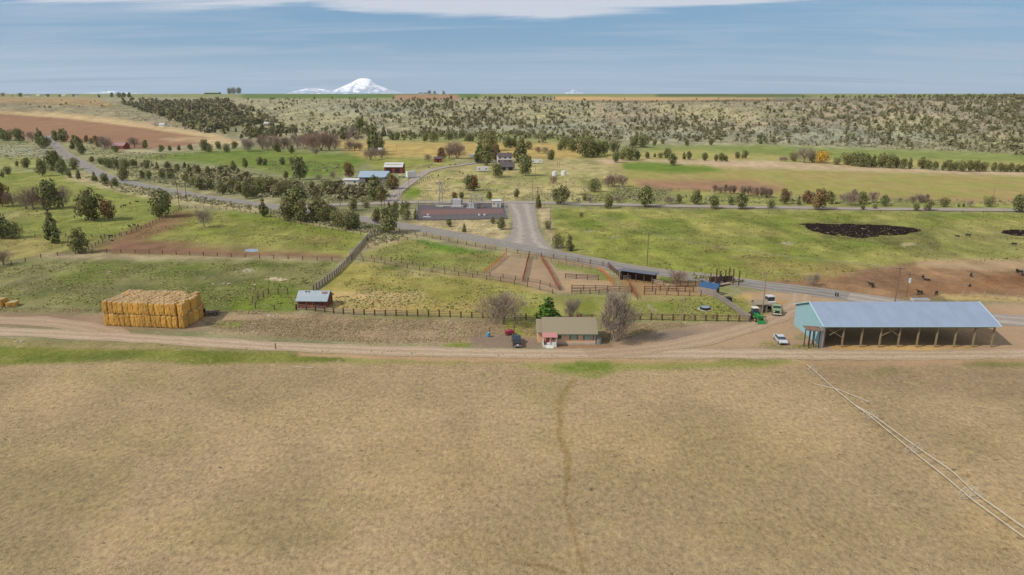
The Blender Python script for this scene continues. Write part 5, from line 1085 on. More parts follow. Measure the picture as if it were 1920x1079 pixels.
fence('wire fence along the near side of the far gravel road', [(1020, 388), (1110, 390), (1320, 394), (1565, 397.5), (1800, 400), (1960, 401)], 9, h=1.2, rails=(.6, 1.05), rr=.03, rm='post_wood', pr=.08, wire=True)
fence('fence of pale posts at the feeding place far right', [(1805, 556), (1840, 558), (1870, 561), (1900, 564), (1950, 568)], 2.6, h=1.5, pm='pale_rail', rm='pale_rail', rails=(.5, 1.0), pr=.14)
fence('low fence along the left side of the farmhouse drive', [(740, 372), (765, 357), (790, 342), (812, 330)], 5, h=1.4, rails=(.9,), pr=.15, rr=.04)
fence('pasture fence above the paved road on the left', [(200, 349), (250, 358), (290, 364), (330, 372)], 6, h=1.3, rails=(.6, 1.1), rr=.04)
fence('fence along the far side of the leafless brake', [(1160, 352), (1260, 356), (1330, 360)], 8, h=1.3, rails=(.6, 1.1), rr=.04)
fence('small corral fence behind the white roofed barn', [(760, 316), (790, 316), (812, 309)], 5, h=1.5, rails=(.5, 1.2), rr=.06)
# ------------------------------------------------------------------ loading corral
t = empty('loading_pen', P(1340, 540), math.radians(12), label='tall dark timber loading pen with upright posts beside the paved road', cat='pen')
for x, y, h in ((0, 0, 3.2), (.2, 3, 3.4), (2.6, 4.2, 4.2), (3.6, 4.0, 3.6), (5.2, 3.8, 4.0), (6.5, 1.8, 4.4), (7.4, 3.4, 4.2), (7.6, .6, 4.4), (6.8, 4.6, 4.4)):
    b = MB(); b.bar((x, y, -.2), (x, y, h), .17, 6); b.build('post', 'post_wood', t)
b = MB(); b.box(3.8, 3.9, .5, 7.2, .12, 1.6); b.build('side_wall', 'dark_boards', t); b = MB(); b.solid([(0, .1, .2), (0, .2, .2), (0, .2, 2.0), (0, .1, 2.0)], [(4.0, 3.6, .8), (4.0, 3.7, .8), (4.0, 3.7, 3.0), (4.0, 3.6, 3.0)]); b.build('ramp_wall', 'dark_boards', t)
b = MB(); b.solid([(1.2, .2, .5), (5.6, 1.6, .5), (5.6, 2.6, .5), (1.2, 1.2, .5)], [(1.2, .2, .62), (5.6, 1.6, .62), (5.6, 2.6, .62), (1.2, 1.2, .62)]); b.build('deck', 'pale_rail', t)
t = empty('cattle_chute', P(1328, 552), math.radians(-40), label='bright blue metal cattle chute with pale plank side', cat='cattle chute')
b = MB(); b.box(0, .9, 0, 5.2, .12, 2.0); b.box(0, -.9, 0, 5.2, .12, 1.9); b.build('side', 'grey_boards', t); b = MB(); b.solid([(-2.6, -.9, 1.9), (2.6, -.9, 1.9), (2.6, 1.5, 2.9), (-2.6, 1.5, 2.9)], [(-2.6, -.9, 2.0), (2.6, -.9, 2.0), (2.6, 1.5, 3.0), (-2.6, 1.5, 3.0)]); b.build('top', 'blue_paint', t)
for x in (-2.3, 0, 2.3): b = MB(); b.box(x, .95, 0, .14, .14, 3.4); b.build('post', 'blue_paint', t)
t = empty('open_shelter', P(1195, 527), math.radians(-30), label='low open fronted shelter with thin dark tin roof beside the road', cat='shelter')
b = MB(); b.solid([(-5.6, -1.6, 2.75), (5.6, -1.6, 2.75), (5.6, 2.5, 2.45), (-5.6, 2.5, 2.45)], [(-5.6, -1.6, 2.87), (5.6, -1.6, 2.87), (5.6, 2.5, 2.57), (-5.6, 2.5, 2.57)]); b.build('roof', 'dark_tin', t)
b = MB(); b.box(0, 2.3, -.1, 9.8, .12, 2.5); b.build('back_wall', 'dark_boards', t); b = MB(); b.box(-4.9, .4, -.1, .12, 3.6, 2.4); b.build('side_wall', 'grey_boards', t)
for x in (-4.8, -2.4, 0, 2.4, 4.8): b = MB(); b.bar((x, -1.3, -.1), (x, -1.3, 2.3), .13, 6); b.build('post', 'post_wood', t)
# panels and a trough leaning by the shelter
for lab, u, v, rz, m, sz in (('pale plank panel leaning beside the roofed shelter', 1232, 534, -.6, 'pale_rail', (3.4, .1, 1.5)), ('white panel standing under the shelter roof', 1176, 525, .3, 'grey_boards', (2.2, .1, 1.3)), ('pale plank panel left of the corral', 1256, 542, -.6, 'pale_rail', (2.6, .1, 1.4))):
    t = empty('plank_panel', P(u, v), rz, label=lab, cat='panel')
    for z in (.2, .65, 1.1): b = MB(); b.box(0, 0, z, sz[0], sz[1], .24); b.build('board', m, t)
    for x in (-sz[0]/2, sz[0]/2): b = MB(); b.box(x, .08, 0, .12, .12, sz[2]); b.build('post', m, t)
# water troughs, round
def trough(u, v, label, r=1.3, h=.6):
    t = empty('water_trough', P(u, v), label=label, cat='trough'); b = MB(); b.bar((0, 0, -.1), (0, 0, h), r, 18); b.build('tank', 'dark_opening', t); b = MB(); b.bar((0, 0, h), (0, 0, h+.02), r*.88, 18); b.build('water', 'water', t)
    b = MB(); b.bar((0, 0, .0), (0, 0, .05), r*1.5, 18); b.build('concrete_pad', 'concrete', t)
trough(1322, 580, 'round dark water trough on a pale pad in the small paddock')
t = empty('feed_bin', P(1364, 566), .3, label='square dark bin behind the slanting plank fence', cat='bin'); b = MB(); b.box(0, 0, 0, 1.7, 1.3, 1.1); b.build('box', 'dark_paint', t); b = MB(); b.box(0, 0, 1.1, 1.8, 1.4, .1); b.build('lid', 'dark_opening', t)
p_ = P(1725, 564); t = empty('water_trough', p_, label='pale stone ringed trough behind the pole barn roof', cat='trough'); b = MB(); b.box(0, 0, 0, 4.5, 1.6, .5); b.build('tank', 'concrete', t); b = MB(); b.box(0, 0, .5, 4.1, 1.2, .03); b.build('water', 'water', t)
# ------------------------------------------------------------------ wet ground
def pool(name, pts, m, label=None, dz=.03):
    P3 = [P(u, v) for u, v in pts]; c = sum(P3, Vector())/len(P3); me = bpy.data.meshes.new(name); n = len(P3); out = []
    for i in range(n):
        for k in range(6):
            q = P3[i].lerp(P3[(i+1) % n], k/6); q = c+(q-c)*(1+.22*(float(fbm(q.x/3, q.y/3, 77))-.5)*2); out.append(q)
    V = []; rings = 5
    for r in range(1, rings+1):
        for q in out: w = c.lerp(q, r/rings); V.append((w.x, w.y, float(terrain(w.x, w.y))+dz+.12*min(1, max(0, (w.y-230)/100))))
    V.append((c.x, c.y, float(terrain(c.x, c.y))+dz+.12*min(1, max(0, (c.y-230)/100)))); N_ = len(out); f = []
    for i in range(N_): f.append((len(V)-1, i, (i+1) % N_))
    for r in range(rings-1):
        for i in range(N_): f.append((r*N_+i, (r+1)*N_+i, (r+1)*N_+(i+1) % N_, r*N_+(i+1) % N_))
    me.from_pydata(V, [], f); me.materials.append(MATS[m]); me.update()
    if me.polygons[0].normal.z < 0: me.flip_normals()
    o = bpy.data.objects.new(name, me); link(o); return tag(o, kind='structure')
pool('pond', [(1502, 421), (1530, 419), (1600, 421), (1660, 422), (1705, 428), (1724, 434), (1700, 440), (1660, 443), (1620, 446), (1590, 445), (1550, 440), (1520, 432)], 'mud')
pool('pond', [(1874, 433), (1900, 431), (1960, 433), (1960, 444), (1905, 443), (1880, 438)], 'mud')
pool('puddle', [(458, 469), (470, 467), (484, 468), (486, 471), (474, 473), (460, 472)], 'water')
# ------------------------------------------------------------------ vehicles
def carlike(t, prof, w, bm_, cab=None, cabw=None, L_=None):
    b = MB(); b.solid([(-w/2, y, z) for y, z in prof], [(w/2, y, z) for y, z in prof]); b.build('body', bm_, t)
    if cab:
        c = MB(); y0, y1, y2, y3, z0, z1 = cab; k = w/2-.04; j = w/2-.2
        c.solid([(-k, y0, z0), (k, y0, z0), (k, y3, z0), (-k, y3, z0)], [(-j, y1, z1-.06), (j, y1, z1-.06), (j, y2, z1-.06), (-j, y2, z1-.06)]); c.build('windows', 'glass', t)
        c = MB(); c.solid([(-j-.03, y1-.05, z1-.07), (j+.03, y1-.05, z1-.07), (j+.03, y2+.05, z1-.07), (-j-.03, y2+.05, z1-.07)], [(-j+.05, y1+.1, z1), (j-.05, y1+.1, z1), (j-.05, y2-.1, z1), (-j+.05, y2-.1, z1)]); c.build('roof', bm_, t)
def lights(t, w, y, z, name='headlight', m='white_paint', s=-1):
    for x in (-w*.36, w*.36): b = MB(); b.box(x, y+s*.03, z, .3, .08, .14); b.build(name, m, t)
# silver saloon, front towards -y local
t = empty('parked_car', P(1463, 641), math.radians(-3), label='silver saloon car parked on the dirt left of the pole barn', cat='car')
carlike(t, [(-2.3, .3), (-2.35, .62), (-2.2, .78), (-1.1, .93), (1.6, .98), (2.25, .92), (2.3, .35)], 1.8, 'silver_paint', (-1.25, -.45, .95, 1.75, .92, 1.42))
for x in (-.82, .82):
    for y in (-1.4, 1.4): wheel(t, x, y, .32)
lights(t, 1.8, -2.3, .6); lights(t, 1.8, 2.28, .65, 'tail_light', 'red_door', 1)
b = MB(); b.box(0, -2.36, .3, 1.5, .1, .18); b.build('bumper', 'dark_paint', t)
# dark pickup seen from behind
t = empty('parked_pickup', P(969, 645), math.radians(4), label='dark pickup with white rear plate parked left of the little house', cat='pickup')
carlike(t, [(-2.6, .45), (-2.62, 1.02), (-.4, 1.05), (1.5, 1.1), (2.6, 1.0), (2.65, .45)], 1.95, 'dark_paint', (-.35, -.1, 1.0, 1.6, 1.05, 1.78))
for x in (-.88, .88):
    for y in (-1.6, 1.65): wheel(t, x, y, .38, .26)
b = MB(); b.box(0, -1.5, 1.03, 1.75, 2.1, .05); b.build('bed_cover', 'dark_opening', t); lights(t, 1.95, -2.62, .75, 'tail_light', 'red_door'); b = MB(); b.box(0, -2.66, .62, .5, .05, .22); b.build('number_plate', 'white_paint', t)
b = MB(); b.box(0, -2.68, .4, 1.8, .14, .18); b.build('bumper', 'steel', t); lights(t, 1.95, 2.62, .75, 'headlight', 'white_paint', 1)
# tractor with loader, nose towards -y local
t = empty('farm_tractor', P(1417, 600), math.radians(4), label='bright green tractor with front loader beside the grey pump shed', cat='tractor')
b = MB(); b.box(0, -.9, .9, .9, 2.4, .75); b.box(0, -2.0, .85, .75, .4, .6); b.build('hood', 'tractor_green', t)
b = MB(); b.box(0, .9, .9, 1.5, 1.5, .5); b.build('fender', 'tractor_green', t); b = MB(); b.solid([(-.7, .25, 1.4), (.7, .25, 1.4), (.7, 1.6, 1.4), (-.7, 1.6, 1.4)], [(-.6, .4, 2.7), (.6, .4, 2.7), (.6, 1.5, 2.7), (-.6, 1.5, 2.7)]); b.build('cab', 'glass', t)
b = MB(); b.box(0, .95, 2.7, 1.45, 1.4, .16); b.build('cab_roof', 'cream_paint', t)
for x in (-.95, .95): wheel(t, x, 1.0, .85, .45, 'yellow_paint')
for x in (-.75, .75): wheel(t, x, -1.5, .5, .3, 'yellow_paint')
for x in (-.7, .7): b = MB(); b.bar((x, -.1, 1.9), (x, -2.2, 1.7), .1); b.bar((x, -2.2, 1.7), (x, -3.1, .5), .1); b.build('loader_arm', 'tractor_green', t)
b = MB(); b.solid([(-.95, -3.0, .1), (-.95, -3.0, .8), (-.95, -3.1, .8), (-.95, -3.5, .12)], [(.95, -3.0, .1), (.95, -3.0, .8), (.95, -3.1, .8), (.95, -3.5, .12)]); b.build('bucket', 'tractor_green', t); b = MB(); b.bar((.3, -1.2, 1.6), (.3, -1.2, 2.5), .05, 6); b.build('exhaust', 'dark_opening', t)
# old truck
t = empty('flatbed_truck', P(1455, 589), math.radians(-15), label='old pale green truck facing forward with flat bed behind', cat='truck')
b = MB(); b.box(0, -1.2, .7, 1.9, 1.5, .85); b.build('hood', 'old_green', t); b = MB(); b.box(0, .2, .7, 2.1, 1.4, .9); b.solid([(-1.05, -.5, 1.6), (1.05, -.5, 1.6), (1.05, .9, 1.6), (-1.05, .9, 1.6)], [(-.95, -.3, 2.3), (.95, -.3, 2.3), (.95, .9, 2.3), (-.95, .9, 2.3)]); b.build('cab', 'old_green', t)
b = MB(); b.box(0, -.46, 1.65, 1.7, .08, .5); b.build('windscreen', 'glass', t); b = MB(); b.box(0, -1.97, .8, 1.2, .06, .6); b.build('grille', 'dark_opening', t); b = MB(); b.box(0, -2.05, .5, 2.1, .14, .2); b.build('bumper', 'cream_paint', t)
b = MB(); b.box(0, 3.2, 1.0, 2.3, 4.4, .18); b.build('bed', 'rail_wood', t); lights(t, 1.9, -1.97, 1.1)
for x in (-.95, .95):
    for y in (-1.3, 2.2, 4.2): wheel(t, x, y, .45, .28)
t = empty('swather', P(1443, 577), math.radians(10), label='striped box machine with white cab parked behind the old truck', cat='farm machine')
b = MB(); b.box(0, 0, .6, 2.0, 2.4, 1.2); b.build('body', 'cream_paint', t); b = MB(); b.box(0, .3, 1.8, 1.7, 1.6, 1.1); b.build('cab', 'glass', t); b = MB(); b.box(0, .3, 2.9, 1.9, 1.9, .14); b.build('cab_roof', 'silver_paint', t); b = MB(); b.box(-2.4, 0, .5, 2.8, 1.2, .5); b.build('header', 'rusty_tin', t)
for x in (-1.05, 1.05):
    for y in (-.8, .9): wheel(t, x, y, .5, .3)
t = empty('pump_shed', P(1423, 584), math.radians(4), label='small grey pump shed behind the green tractor', cat='shed'); gable(t, 3.0, 2.6, 2.2, 2.9, 'grey_boards', 'shingle', .25, gover=.25); door(t, .5, -1.3, .8, 1.8, 'dark_opening')
# clutter by the little house
t = empty('plastic_barrel', P(916, 632), label='light blue plastic barrel in the yard left of the pickup', cat='barrel'); b = MB(); b.bar((0, 0, 0), (0, 0, .45), .38, 14, .42); b.bar((0, 0, .45), (0, 0, 1.0), .42, 14, .36); b.build('body', 'barrel_blue', t); b = MB(); b.bar((.1, 0, 1.0), (.1, 0, 1.06), .1, 8); b.build('cap', 'white_paint', t)
t = empty('garden_cart', P(955, 628), .2, label='dark red covered cart just behind the dark pickup', cat='cart'); b = MB(); b.box(0, 0, .35, 1.9, 1.2, .5); b.build('tray', 'maroon', t); b = MB(); b.ball((.1, 0, .9), .85, .55, .4); b.build('cover', 'maroon', t); wheel(t, -.6, -.6, .3, .15, 'steel', 'y'); wheel(t, .6, -.6, .3, .15, 'steel', 'y'); b = MB(); b.bar((-.9, 0, .6), (-2.0, 0, .35), .04); b.build('handle', 'pale_rail', t)
for lab, u, v, h in (('dark yard post by the blue barrel', 918, 627, 1.6), ('pale yard post behind the red cart', 964, 624, 2.2), ('lone dark post by the lane, left part of the field edge', 517, 655, 1.3), ('tall pole beside the old red shed', 623, 574, 3.2)):
    t = empty('yard_post', P(u, v), label=lab, cat='post'); b = MB(); b.bar((0, 0, -.2), (0, 0, h), .1, 6); b.build('shaft', 'post_wood', t); b = MB(); b.bar((0, 0, h), (0, 0, h+.06), .12, 6); b.build('cap', 'grey_boards', t)
for i, (u, v) in enumerate(((1566.5, 556), (1570.5, 557))):
    t = empty('short_bollard', P(u, v), label='short dark bollard on the gravel road, %s of the pair above the barn roof' % ('left', 'right')[i], cat='bollard', group='pair of bollards'); b = MB(); b.bar((0, 0, -.1), (0, 0, 1.0), .17, 8); b.build('shaft', 'dark_opening', t); b = MB(); b.bar((0, 0, 1.0), (0, 0, 1.1), .2, 8); b.build('cap', 'tyre', t)
# ------------------------------------------------------------------ wheel line irrigation
def wheelline(label, px, wheels, z=.95, rad=.85, r=.055, group='wheel lines in the dry field'):
    W_ = [P(u, v) for u, v in px]; o = W_[0]; t = empty('irrigation_wheel_line', o, label=label, cat='irrigation line', group=group)
    def at(u):
        for (a_, b_), p, q in zip(zip(px, px[1:]), W_, W_[1:]):
            if a_[0] <= u <= b_[0]: return p.lerp(q, (u-a_[0])/(b_[0]-a_[0])), (q-p).normalized()
        return W_[-1], (W_[-1]-W_[-2]).normalized()
    b = MB()
    for p, q in zip(W_, W_[1:]): b.bar(p-o+Vector((0, 0, z)), q-o+Vector((0, 0, z)), r, 6)
    b.build('pipe', 'pipe_alu', t)
    for u in wheels:
        p, d = at(u); c = p-o+Vector((0, 0, z)); s = Vector((-d.y, d.x, 0)); b = MB(); n = 20; pts = [c+(s*math.cos(k*6.2832/n)+Vector((0, 0, 1))*math.sin(k*6.2832/n))*rad for k in range(n)]
        for k in range(n): b.bar(pts[k], pts[(k+1) % n], .035, 4)
        w = b.build('wheel', 'pipe_alu', t); b = MB()
        for k in range(0, n, 4): b.bar(c, pts[k], .022, 4)
        b.build('spokes', 'pipe_alu', w)
wheelline('lower left one of the two long wheel line pipes crossing the dry field', [(1512, 692), (1560, 735), (1600, 768), (1632, 792), (1705, 853), (1770, 905), (1815, 944), (1870, 985), (1920, 1022), (1990, 1075)], (1524, 1626, 1706, 1808))
wheelline('upper right one of the two long wheel line pipes crossing the dry field', [(1600, 768), (1640, 792), (1712, 845), (1780, 892), (1826, 936), (1880, 975), (1920, 1004), (2000, 1062)], (1636, 1720, 1826))
t = empty('loose_pipe', P(1527, 721), label='loose pale pipe lying across the upper end of the wheel lines', cat='pipe'); o_ = P(1527, 721); b = MB(); m_ = P(1575, 733)-o_; e_ = P(1629, 755)-o_
b.bar((0, 0, .14), m_+Vector((0, 0, .14)), .05, 6); b.build('segment', 'pipe_alu', t); b = MB(); b.bar(m_+Vector((0, 0, .14)), e_+Vector((0, 0, .14)), .05, 6); b.build('segment', 'pipe_alu', t); b = MB(); b.ball(tuple(m_+Vector((0, 0, .14))), .16, .16, .14); b.build('coupling', 'steel', t)
o_ = P(548, 688); t = empty('loose_pipe', o_, label='short pale pipe lying at the green field edge, left of centre', cat='pipe'); e_ = P(586, 691)-o_; b = MB(); b.bar((0, 0, .1), e_+Vector((0, 0, .1)), .04, 6); b.build('segment', 'pipe_alu', t); b = MB(); b.ball(tuple(e_+Vector((0, 0, .1))), .12, .12, .1); b.build('coupling', 'steel', t)
# ------------------------------------------------------------------ farmstead and other far buildings
def wm(p, px): return px*mpp(p)
def bld(name, cat, label, u, v, wpx, d, eave, ridge, wall, roof, rz=0.0, group=None, oh=.4):
    p = P(u, v); w = wm(p, wpx); t = empty(name, G(p.x, p.y+d/2*.9), rz, label=label, cat=cat, group=group); gable(t, w, d, eave, ridge, wall, roof, oh, gover=.3, z0=-.4); return t, w
t, w = bld('long_shed', 'shed', 'long shed with pale blue metal roof in the sagebrush', 700, 343, 54, 14, 3.4, 6.2, 'grey_boards', 'blue_roof')
door(t, -3, -7, 3.2, 2.9, 'dark_opening'); window(t, 5, -7, 1.9, 1.4, 1.0)
t, w = bld('mobile_home', 'building', 'low cream flat building joined to the left of the blue roofed shed', 658, 347, 28, 7, 2.8, 3.4, 'cream_paint', 'light_roof')
door(t, -2, -3.5); window(t, 2.4, -3.5, 1.7, 1.3, .9); window(t, -4.6, -3.5, 1.7, 1.0, .9)
t, w = bld('hay_barn', 'barn', 'red open barn with white and yellowish metal roof behind the blue roofed shed', 738, 325, 34, 11, 4.2, 6.6, 'red_boards', 'light_roof')
door(t, -3, -5.5, 3.6, 3.2, 'dark_opening'); door(t, 2.6, -5.5, 3.0, 3.2, 'dark_opening'); b = MB(); b.box(0, -3.0, 5.62, w*.9, .1, .3); b.build('roof_strip', 'yellow_paint', t)
def trailer(label, u, v, L_, W_, h, m, rz, name='box_trailer', cat='trailer', wins=0):
    t = empty(name, P(u, v), rz, label=label, cat=cat); b = MB(); b.box(0, 0, .55, L_, W_, h-.55); b.build('body', m, t); b = MB(); b.box(0, 0, h, L_*1.01, W_*1.01, .1); b.build('roof', 'light_roof', t)
    for x in (-L_*.15, L_*.15): wheel(t, x, -W_/2+.1, .4, .2, 'steel', 'y')
    for k in range(wins): window(t, -L_*.3+k*L_*.6/max(1, wins-1), -W_/2, h*.62, 1.0, .7, 'steel')
    b = MB(); b.bar((-L_/2, 0, .6), (-L_/2-1.2, 0, .5), .06); b.build('drawbar', 'steel', t); return t
trailer('white box trailer parked beside the farmhouse drive', 771, 334, 6.0, 3.2, 4.2, 'white_paint', .5)
trailer('white travel trailer with two dark windows below the far farmhouse trees', 905, 322, 8.0, 2.6, 3.2, 'white_paint', .08, 'travel_trailer', 'trailer', 2)
trailer('white camper with blue windows right of the far farmhouse', 1006, 307, 8.5, 2.6, 3.0, 'white_paint', 0, 'travel_trailer', 'trailer', 2)
trailer('small white trailer standing left of the far farmhouse trees', 885, 297, 4.4, 2.6, 3.4, 'white_paint', .1)
t = empty('farm_truck', P(753, 334), .1, label='pale green truck parked in front of the red open barn', cat='truck'); b = MB(); b.box(0, 0, .6, 4.6, 1.9, .7); b.build('body', 'old_green', t); b = MB(); b.box(-1.0, 0, 1.3, 1.6, 1.7, .8); b.build('cab', 'cream_paint', t)
for x in (-1.4, 1.4): wheel(t, x, -.9, .42, .2, 'steel', 'y')
t, w = bld('old_shed', 'shed', 'small dark red shed by the pink leafless trees', 821, 305, 14, 4.5, 3.0, 4.2, 'red_boards', 'dark_shingle'); door(t, 0, -2.25, 1.4, 2.2, 'dark_opening')
t, w = bld('far_farmhouse', 'house', 'white two storey gable house with brown deck among the far trees', 946, 306, 27, 9, 5.0, 7.4, 'white_paint', 'dark_shingle', math.radians(6))
for x in (-4, 0, 4): window(t, x, -4.5, 3.9, 1.3, 1.2, 'dark_opening')
for x in (-5, 3): window(t, x, -4.5, 1.4, 1.2, 1.1, 'dark_opening')
b = MB(); b.box(0, -5.9, 2.5, w*1.15, 2.6, .2); b.build('deck', 'pink_trim', t); b = MB(); b.box(0, -7.1, 2.7, w*1.15, .08, .9); b.build('deck_railing', 'white_paint', t)
for x in (-6, -2, 2, 6): b = MB(); b.box(x, -7.0, -.3, .2, .2, 2.8); b.build('deck_post', 'white_paint', t)
b = MB(); b.box(3, .5, 6.2, .8, .8, 1.8); b.build('chimney', 'old_boards', t)
t, w = bld('garage', 'garage', 'low dark roofed garage in front of the far farmhouse', 950, 320, 28, 7, 2.5, 5.0, 'grey_boards', 'dark_shingle', math.radians(4)); door(t, -2.5, -3.5, 2.8, 2.2, 'dark_opening'); door(t, 2.5, -3.5, 2.8, 2.2, 'dark_opening')
for lab, u, v in (('left of two round white tanks in the valley middle', 1040, 330), ('right of two round white tanks in the valley middle', 1057, 329)):
    t = empty('storage_tank', P(u, v), label=lab, cat='tank', group='white tanks'); b = MB(); b.bar((0, 0, -.2), (0, 0, 2.6), 1.8, 14); b.build('body', 'white_paint', t); b = MB(); b.bar((0, 0, 2.6), (0, 0, 3.3), 1.85, 14, .3); b.build('roof', 'light_roof', t)
t, w = bld('red_barn', 'barn', 'small red roofed barn behind the trees left of the paved road', 222, 280, 26, 9, 3.2, 6.0, 'red_boards', 'rusty_tin', math.radians(-8)); door(t, -3, -4.5, 2.6, 2.6, 'dark_opening'); window(t, 4, -4.5, 1.9, 1.0, .9)
t, w = bld('hollow_house', 'house', 'small white house low in the wooded canyon at left', 303, 238, 9, 8, 3.2, 5.2, 'white_paint', 'light_roof'); window(t, 1, -4, 1.9, 1.4, 1.0); door(t, -2, -4)
t, w = bld('hollow_house', 'house', 'tiny cream house left of the white one in the wooded canyon', 286, 236, 7, 7, 3, 4.6, 'cream_paint', 'pink_trim'); window(t, 1, -3.5, 1.9, 1.4, 1.0)
t, w = bld('hollow_house', 'house', 'small pale house among trees above the green meadow', 388, 248, 12, 8, 3.2, 5, 'cream_paint', 'tin_roof'); window(t, 1, -4, 1.9, 1.4, 1.0)
t, w = bld('hollow_house', 'house', 'pale roofed house among bushes below the middle hill', 503, 237, 16, 9, 3.2, 5.2, 'grey_boards', 'light_roof'); window(t, 2, -4.5, 1.9, 1.4, 1.0)
t, w = bld('hollow_house', 'house', 'little white roofed house right of the tall pointed juniper', 711, 288, 10, 6, 2.8, 4.6, 'red_boards', 'light_roof'); window(t, 1, -3, 1.7, 1.0, .9)
# farms on the skyline
def sky_bld(label, u, wpx, hpx, wall, roof, v=177.5, cat='building', name='skyline_house'):
    p = P(u, v); s = mpp(p); w = wpx*s; h = hpx*s; t = empty(name, p, label=label, cat=cat); gable(t, w, w*.5, h*.62, h, wall, roof, w*.03, gover=w*.03, z0=-2); return t
sky_bld('dark roofed house, left building of the skyline farm', 789, 8, 3.4, 'white_paint', 'dark_shingle'); sky_bld('long dark barn in the middle of the skyline farm', 800, 10, 3.2, 'cream_paint', 'dark_shingle', name='skyline_barn', cat='barn')
sky_bld('white building at the right of the skyline farm', 826, 5, 3.4, 'white_paint', 'light_roof'); sky_bld('small white shed right of the last skyline farm tree', 839, 2.6, 2.6, 'white_paint', 'light_roof')
sky_bld('long low green barn left of the skyline grove', 399, 26, 3.8, 'dark_boards', 'old_green', 177, 'barn', 'skyline_barn')
for i, (u, wp) in enumerate(((52, 10), (72, 6), (88, 8), (120, 7), (143, 8))): sky_bld('pale building, %s from the left on the left skyline' % ordi(i+1), u, wp, 3, 'white_paint' if i % 2 == 0 else 'cream_paint', 'light_roof' if i % 2 else 'dark_shingle', 181)
for i, (u, h) in enumerate(((6, 9), (38, 7), (24, 4), (90, 5), (112, 4), (138, 5), (186, 6), (210, 9), (224, 9), (233, 9), (243, 9))): plant(u, 182 if u < 180 else 183.5, h, 'w' if u > 30 else 'b', 'dark tree, %s from the left on the left skyline' % ordi(i+1), 'trees on the left skyline')
# ------------------------------------------------------------------ substation
c0, c1, c2, c3 = P(785, 385), P(943, 383), P(952, 411), P(782, 414)
def pad(name, q, m, dz):
    V = []; n = 16
    for i in range(n+1):
        for j in range(5):
            a_ = q[0].lerp(q[1], i/n); b_ = q[3].lerp(q[2], i/n); w_ = b_.lerp(a_, j/4); V.append((w_.x, w_.y, float(terrain(w_.x, w_.y))+dz))
    idx = np.arange(len(V)).reshape(n+1, 5); Fs = np.stack([idx[:-1, :-1], idx[1:, :-1], idx[1:, 1:], idx[:-1, 1:]], -1).reshape(-1, 4); o = bpy.data.objects.new(name, npmesh(name, V, Fs, [m])); link(o); tag(o, kind='structure')
pad('gravel_pad', (c0, c1, c2, c3), 'dark_gravel', .22)
L4 = lambda s, t_: (c0.lerp(c1, s)).lerp(c3.lerp(c2, s), t_)
pad('red_gravel_bed', (L4(.03, .38), L4(.97, .38), L4(.97, .70), L4(.03, .70)), 'red_gravel', .28)
fence('tall grey chain link fence around the substation', [(785, 385), (943, 383), (952, 411), (782, 414), (785, 385)], 3.2, h=2.5, rails=(.3, 1.2, 2.3), pm='steel', rm='wire_metal', rr=.03, pr=.08, name='chain_link_fence')
t = empty('substation_mast', P(827, 388), label='tall grey lattice mast on the left of the substation', cat='mast'); g = MB()
for x in (-1, 1):
    for y in (-1, 1): g.bar((x, y, 0), (x*.45, y*.45, 12), .1, 4)
g.build('leg', 'steel', t); g = MB()
for k in range(8):
    z0, z1 = k*1.5, (k+1)*1.5; s0, s1 = 1-.55*z0/12, 1-.55*z1/12
    for a_, b_ in (((-1, -1), (1, -1)), ((1, -1), (1, 1)), ((1, 1), (-1, 1)), ((-1, 1), (-1, -1))): g.bar((a_[0]*s0, a_[1]*s0, z0), (b_[0]*s1, b_[1]*s1, z1), .045, 4)
g.build('lattice', 'steel', t)
for z, x in ((7.5, 1.9), (11.6, 1.7)): g = MB(); g.box(0, 0, z, x*2, .2, .2); ca = g.build('cross_arm', 'steel', t); [MB().bar((q, 0, z), (q, 0, z-.9), .16, 6).build('insulator', 'insulator', ca) for q in (-x, 0, x)]
g = MB(); g.box(0, -1.6, .0, 2.6, 1.0, .5); g.build('base', 'concrete', t)
def transformer(u, v, lab, w, h, n):
    t = empty('transformer', P(u, v), label=lab, cat='transformer'); b = MB(); b.box(0, 0, .4, w, 2.6, h); b.build('tank', 'light_roof', t); b = MB()
    for x in (-w/2-.45, w/2+.45):
        for k in range(4): b.box(x, -1.0+k*.65, .6, .7, .15, h*.8)
    b.build('radiator', 'steel', t)
    for k in range(n): q = MB(); q.bar((-w/2+.4+k*(w-.8)/max(1, n-1), 0, h+.4), (-w/2+.4+k*(w-.8)/max(1, n-1), 0, h+1.6), .16, 8, .08); q.build('bushing', 'insulator', t)
    b = MB(); b.box(0, 0, 0, w+2, 3.4, .4); b.build('base', 'concrete', t); return t
transformer(857, 389, 'large pale transformer box in the middle of the substation', 4.0, 3.6, 3); transformer(884, 391, 'smaller pale transformer right of the large one', 2.6, 2.2, 3)
t = empty('switch_frame', P(894, 391), label='grey steel switch frame with cross beams right in the substation', cat='steel frame')
for x in (-2.6, 0, 2.6):
    g = MB(); g.bar((x, -1.2, 0), (x, -1.2, 6.5), .12, 4); g.bar((x, 1.2, 0), (x, 1.2, 6.5), .12, 4); g.build('column', 'steel', t)
for z in (3.2, 4.8, 6.4): g = MB(); g.bar((-3.4, -1.2, z), (3.4, -1.2, z), .1, 4); g.bar((-3.4, 1.2, z), (3.4, 1.2, z), .1, 4); g.build('beam', 'steel', t)
for x in (-2.2, -1, 0.4, 1.6, 2.4): g = MB(); g.box(x, 0, .4, .9, 1.2, 2.2); g.build('breaker', 'grey_boards', t)
t = empty('busbar_rack', P(843, 391), label='long low white busbar rack across the substation', cat='steel frame'); g = MB(); g.box(0, 0, 1.1, 13, .3, .25); g.build('bar', 'white_paint', t)
for x in (-6, -3, 0, 3, 6): g = MB(); g.bar((x, 0, 0), (x, 0, 1.1), .12, 4); g.build('stand', 'steel', t)
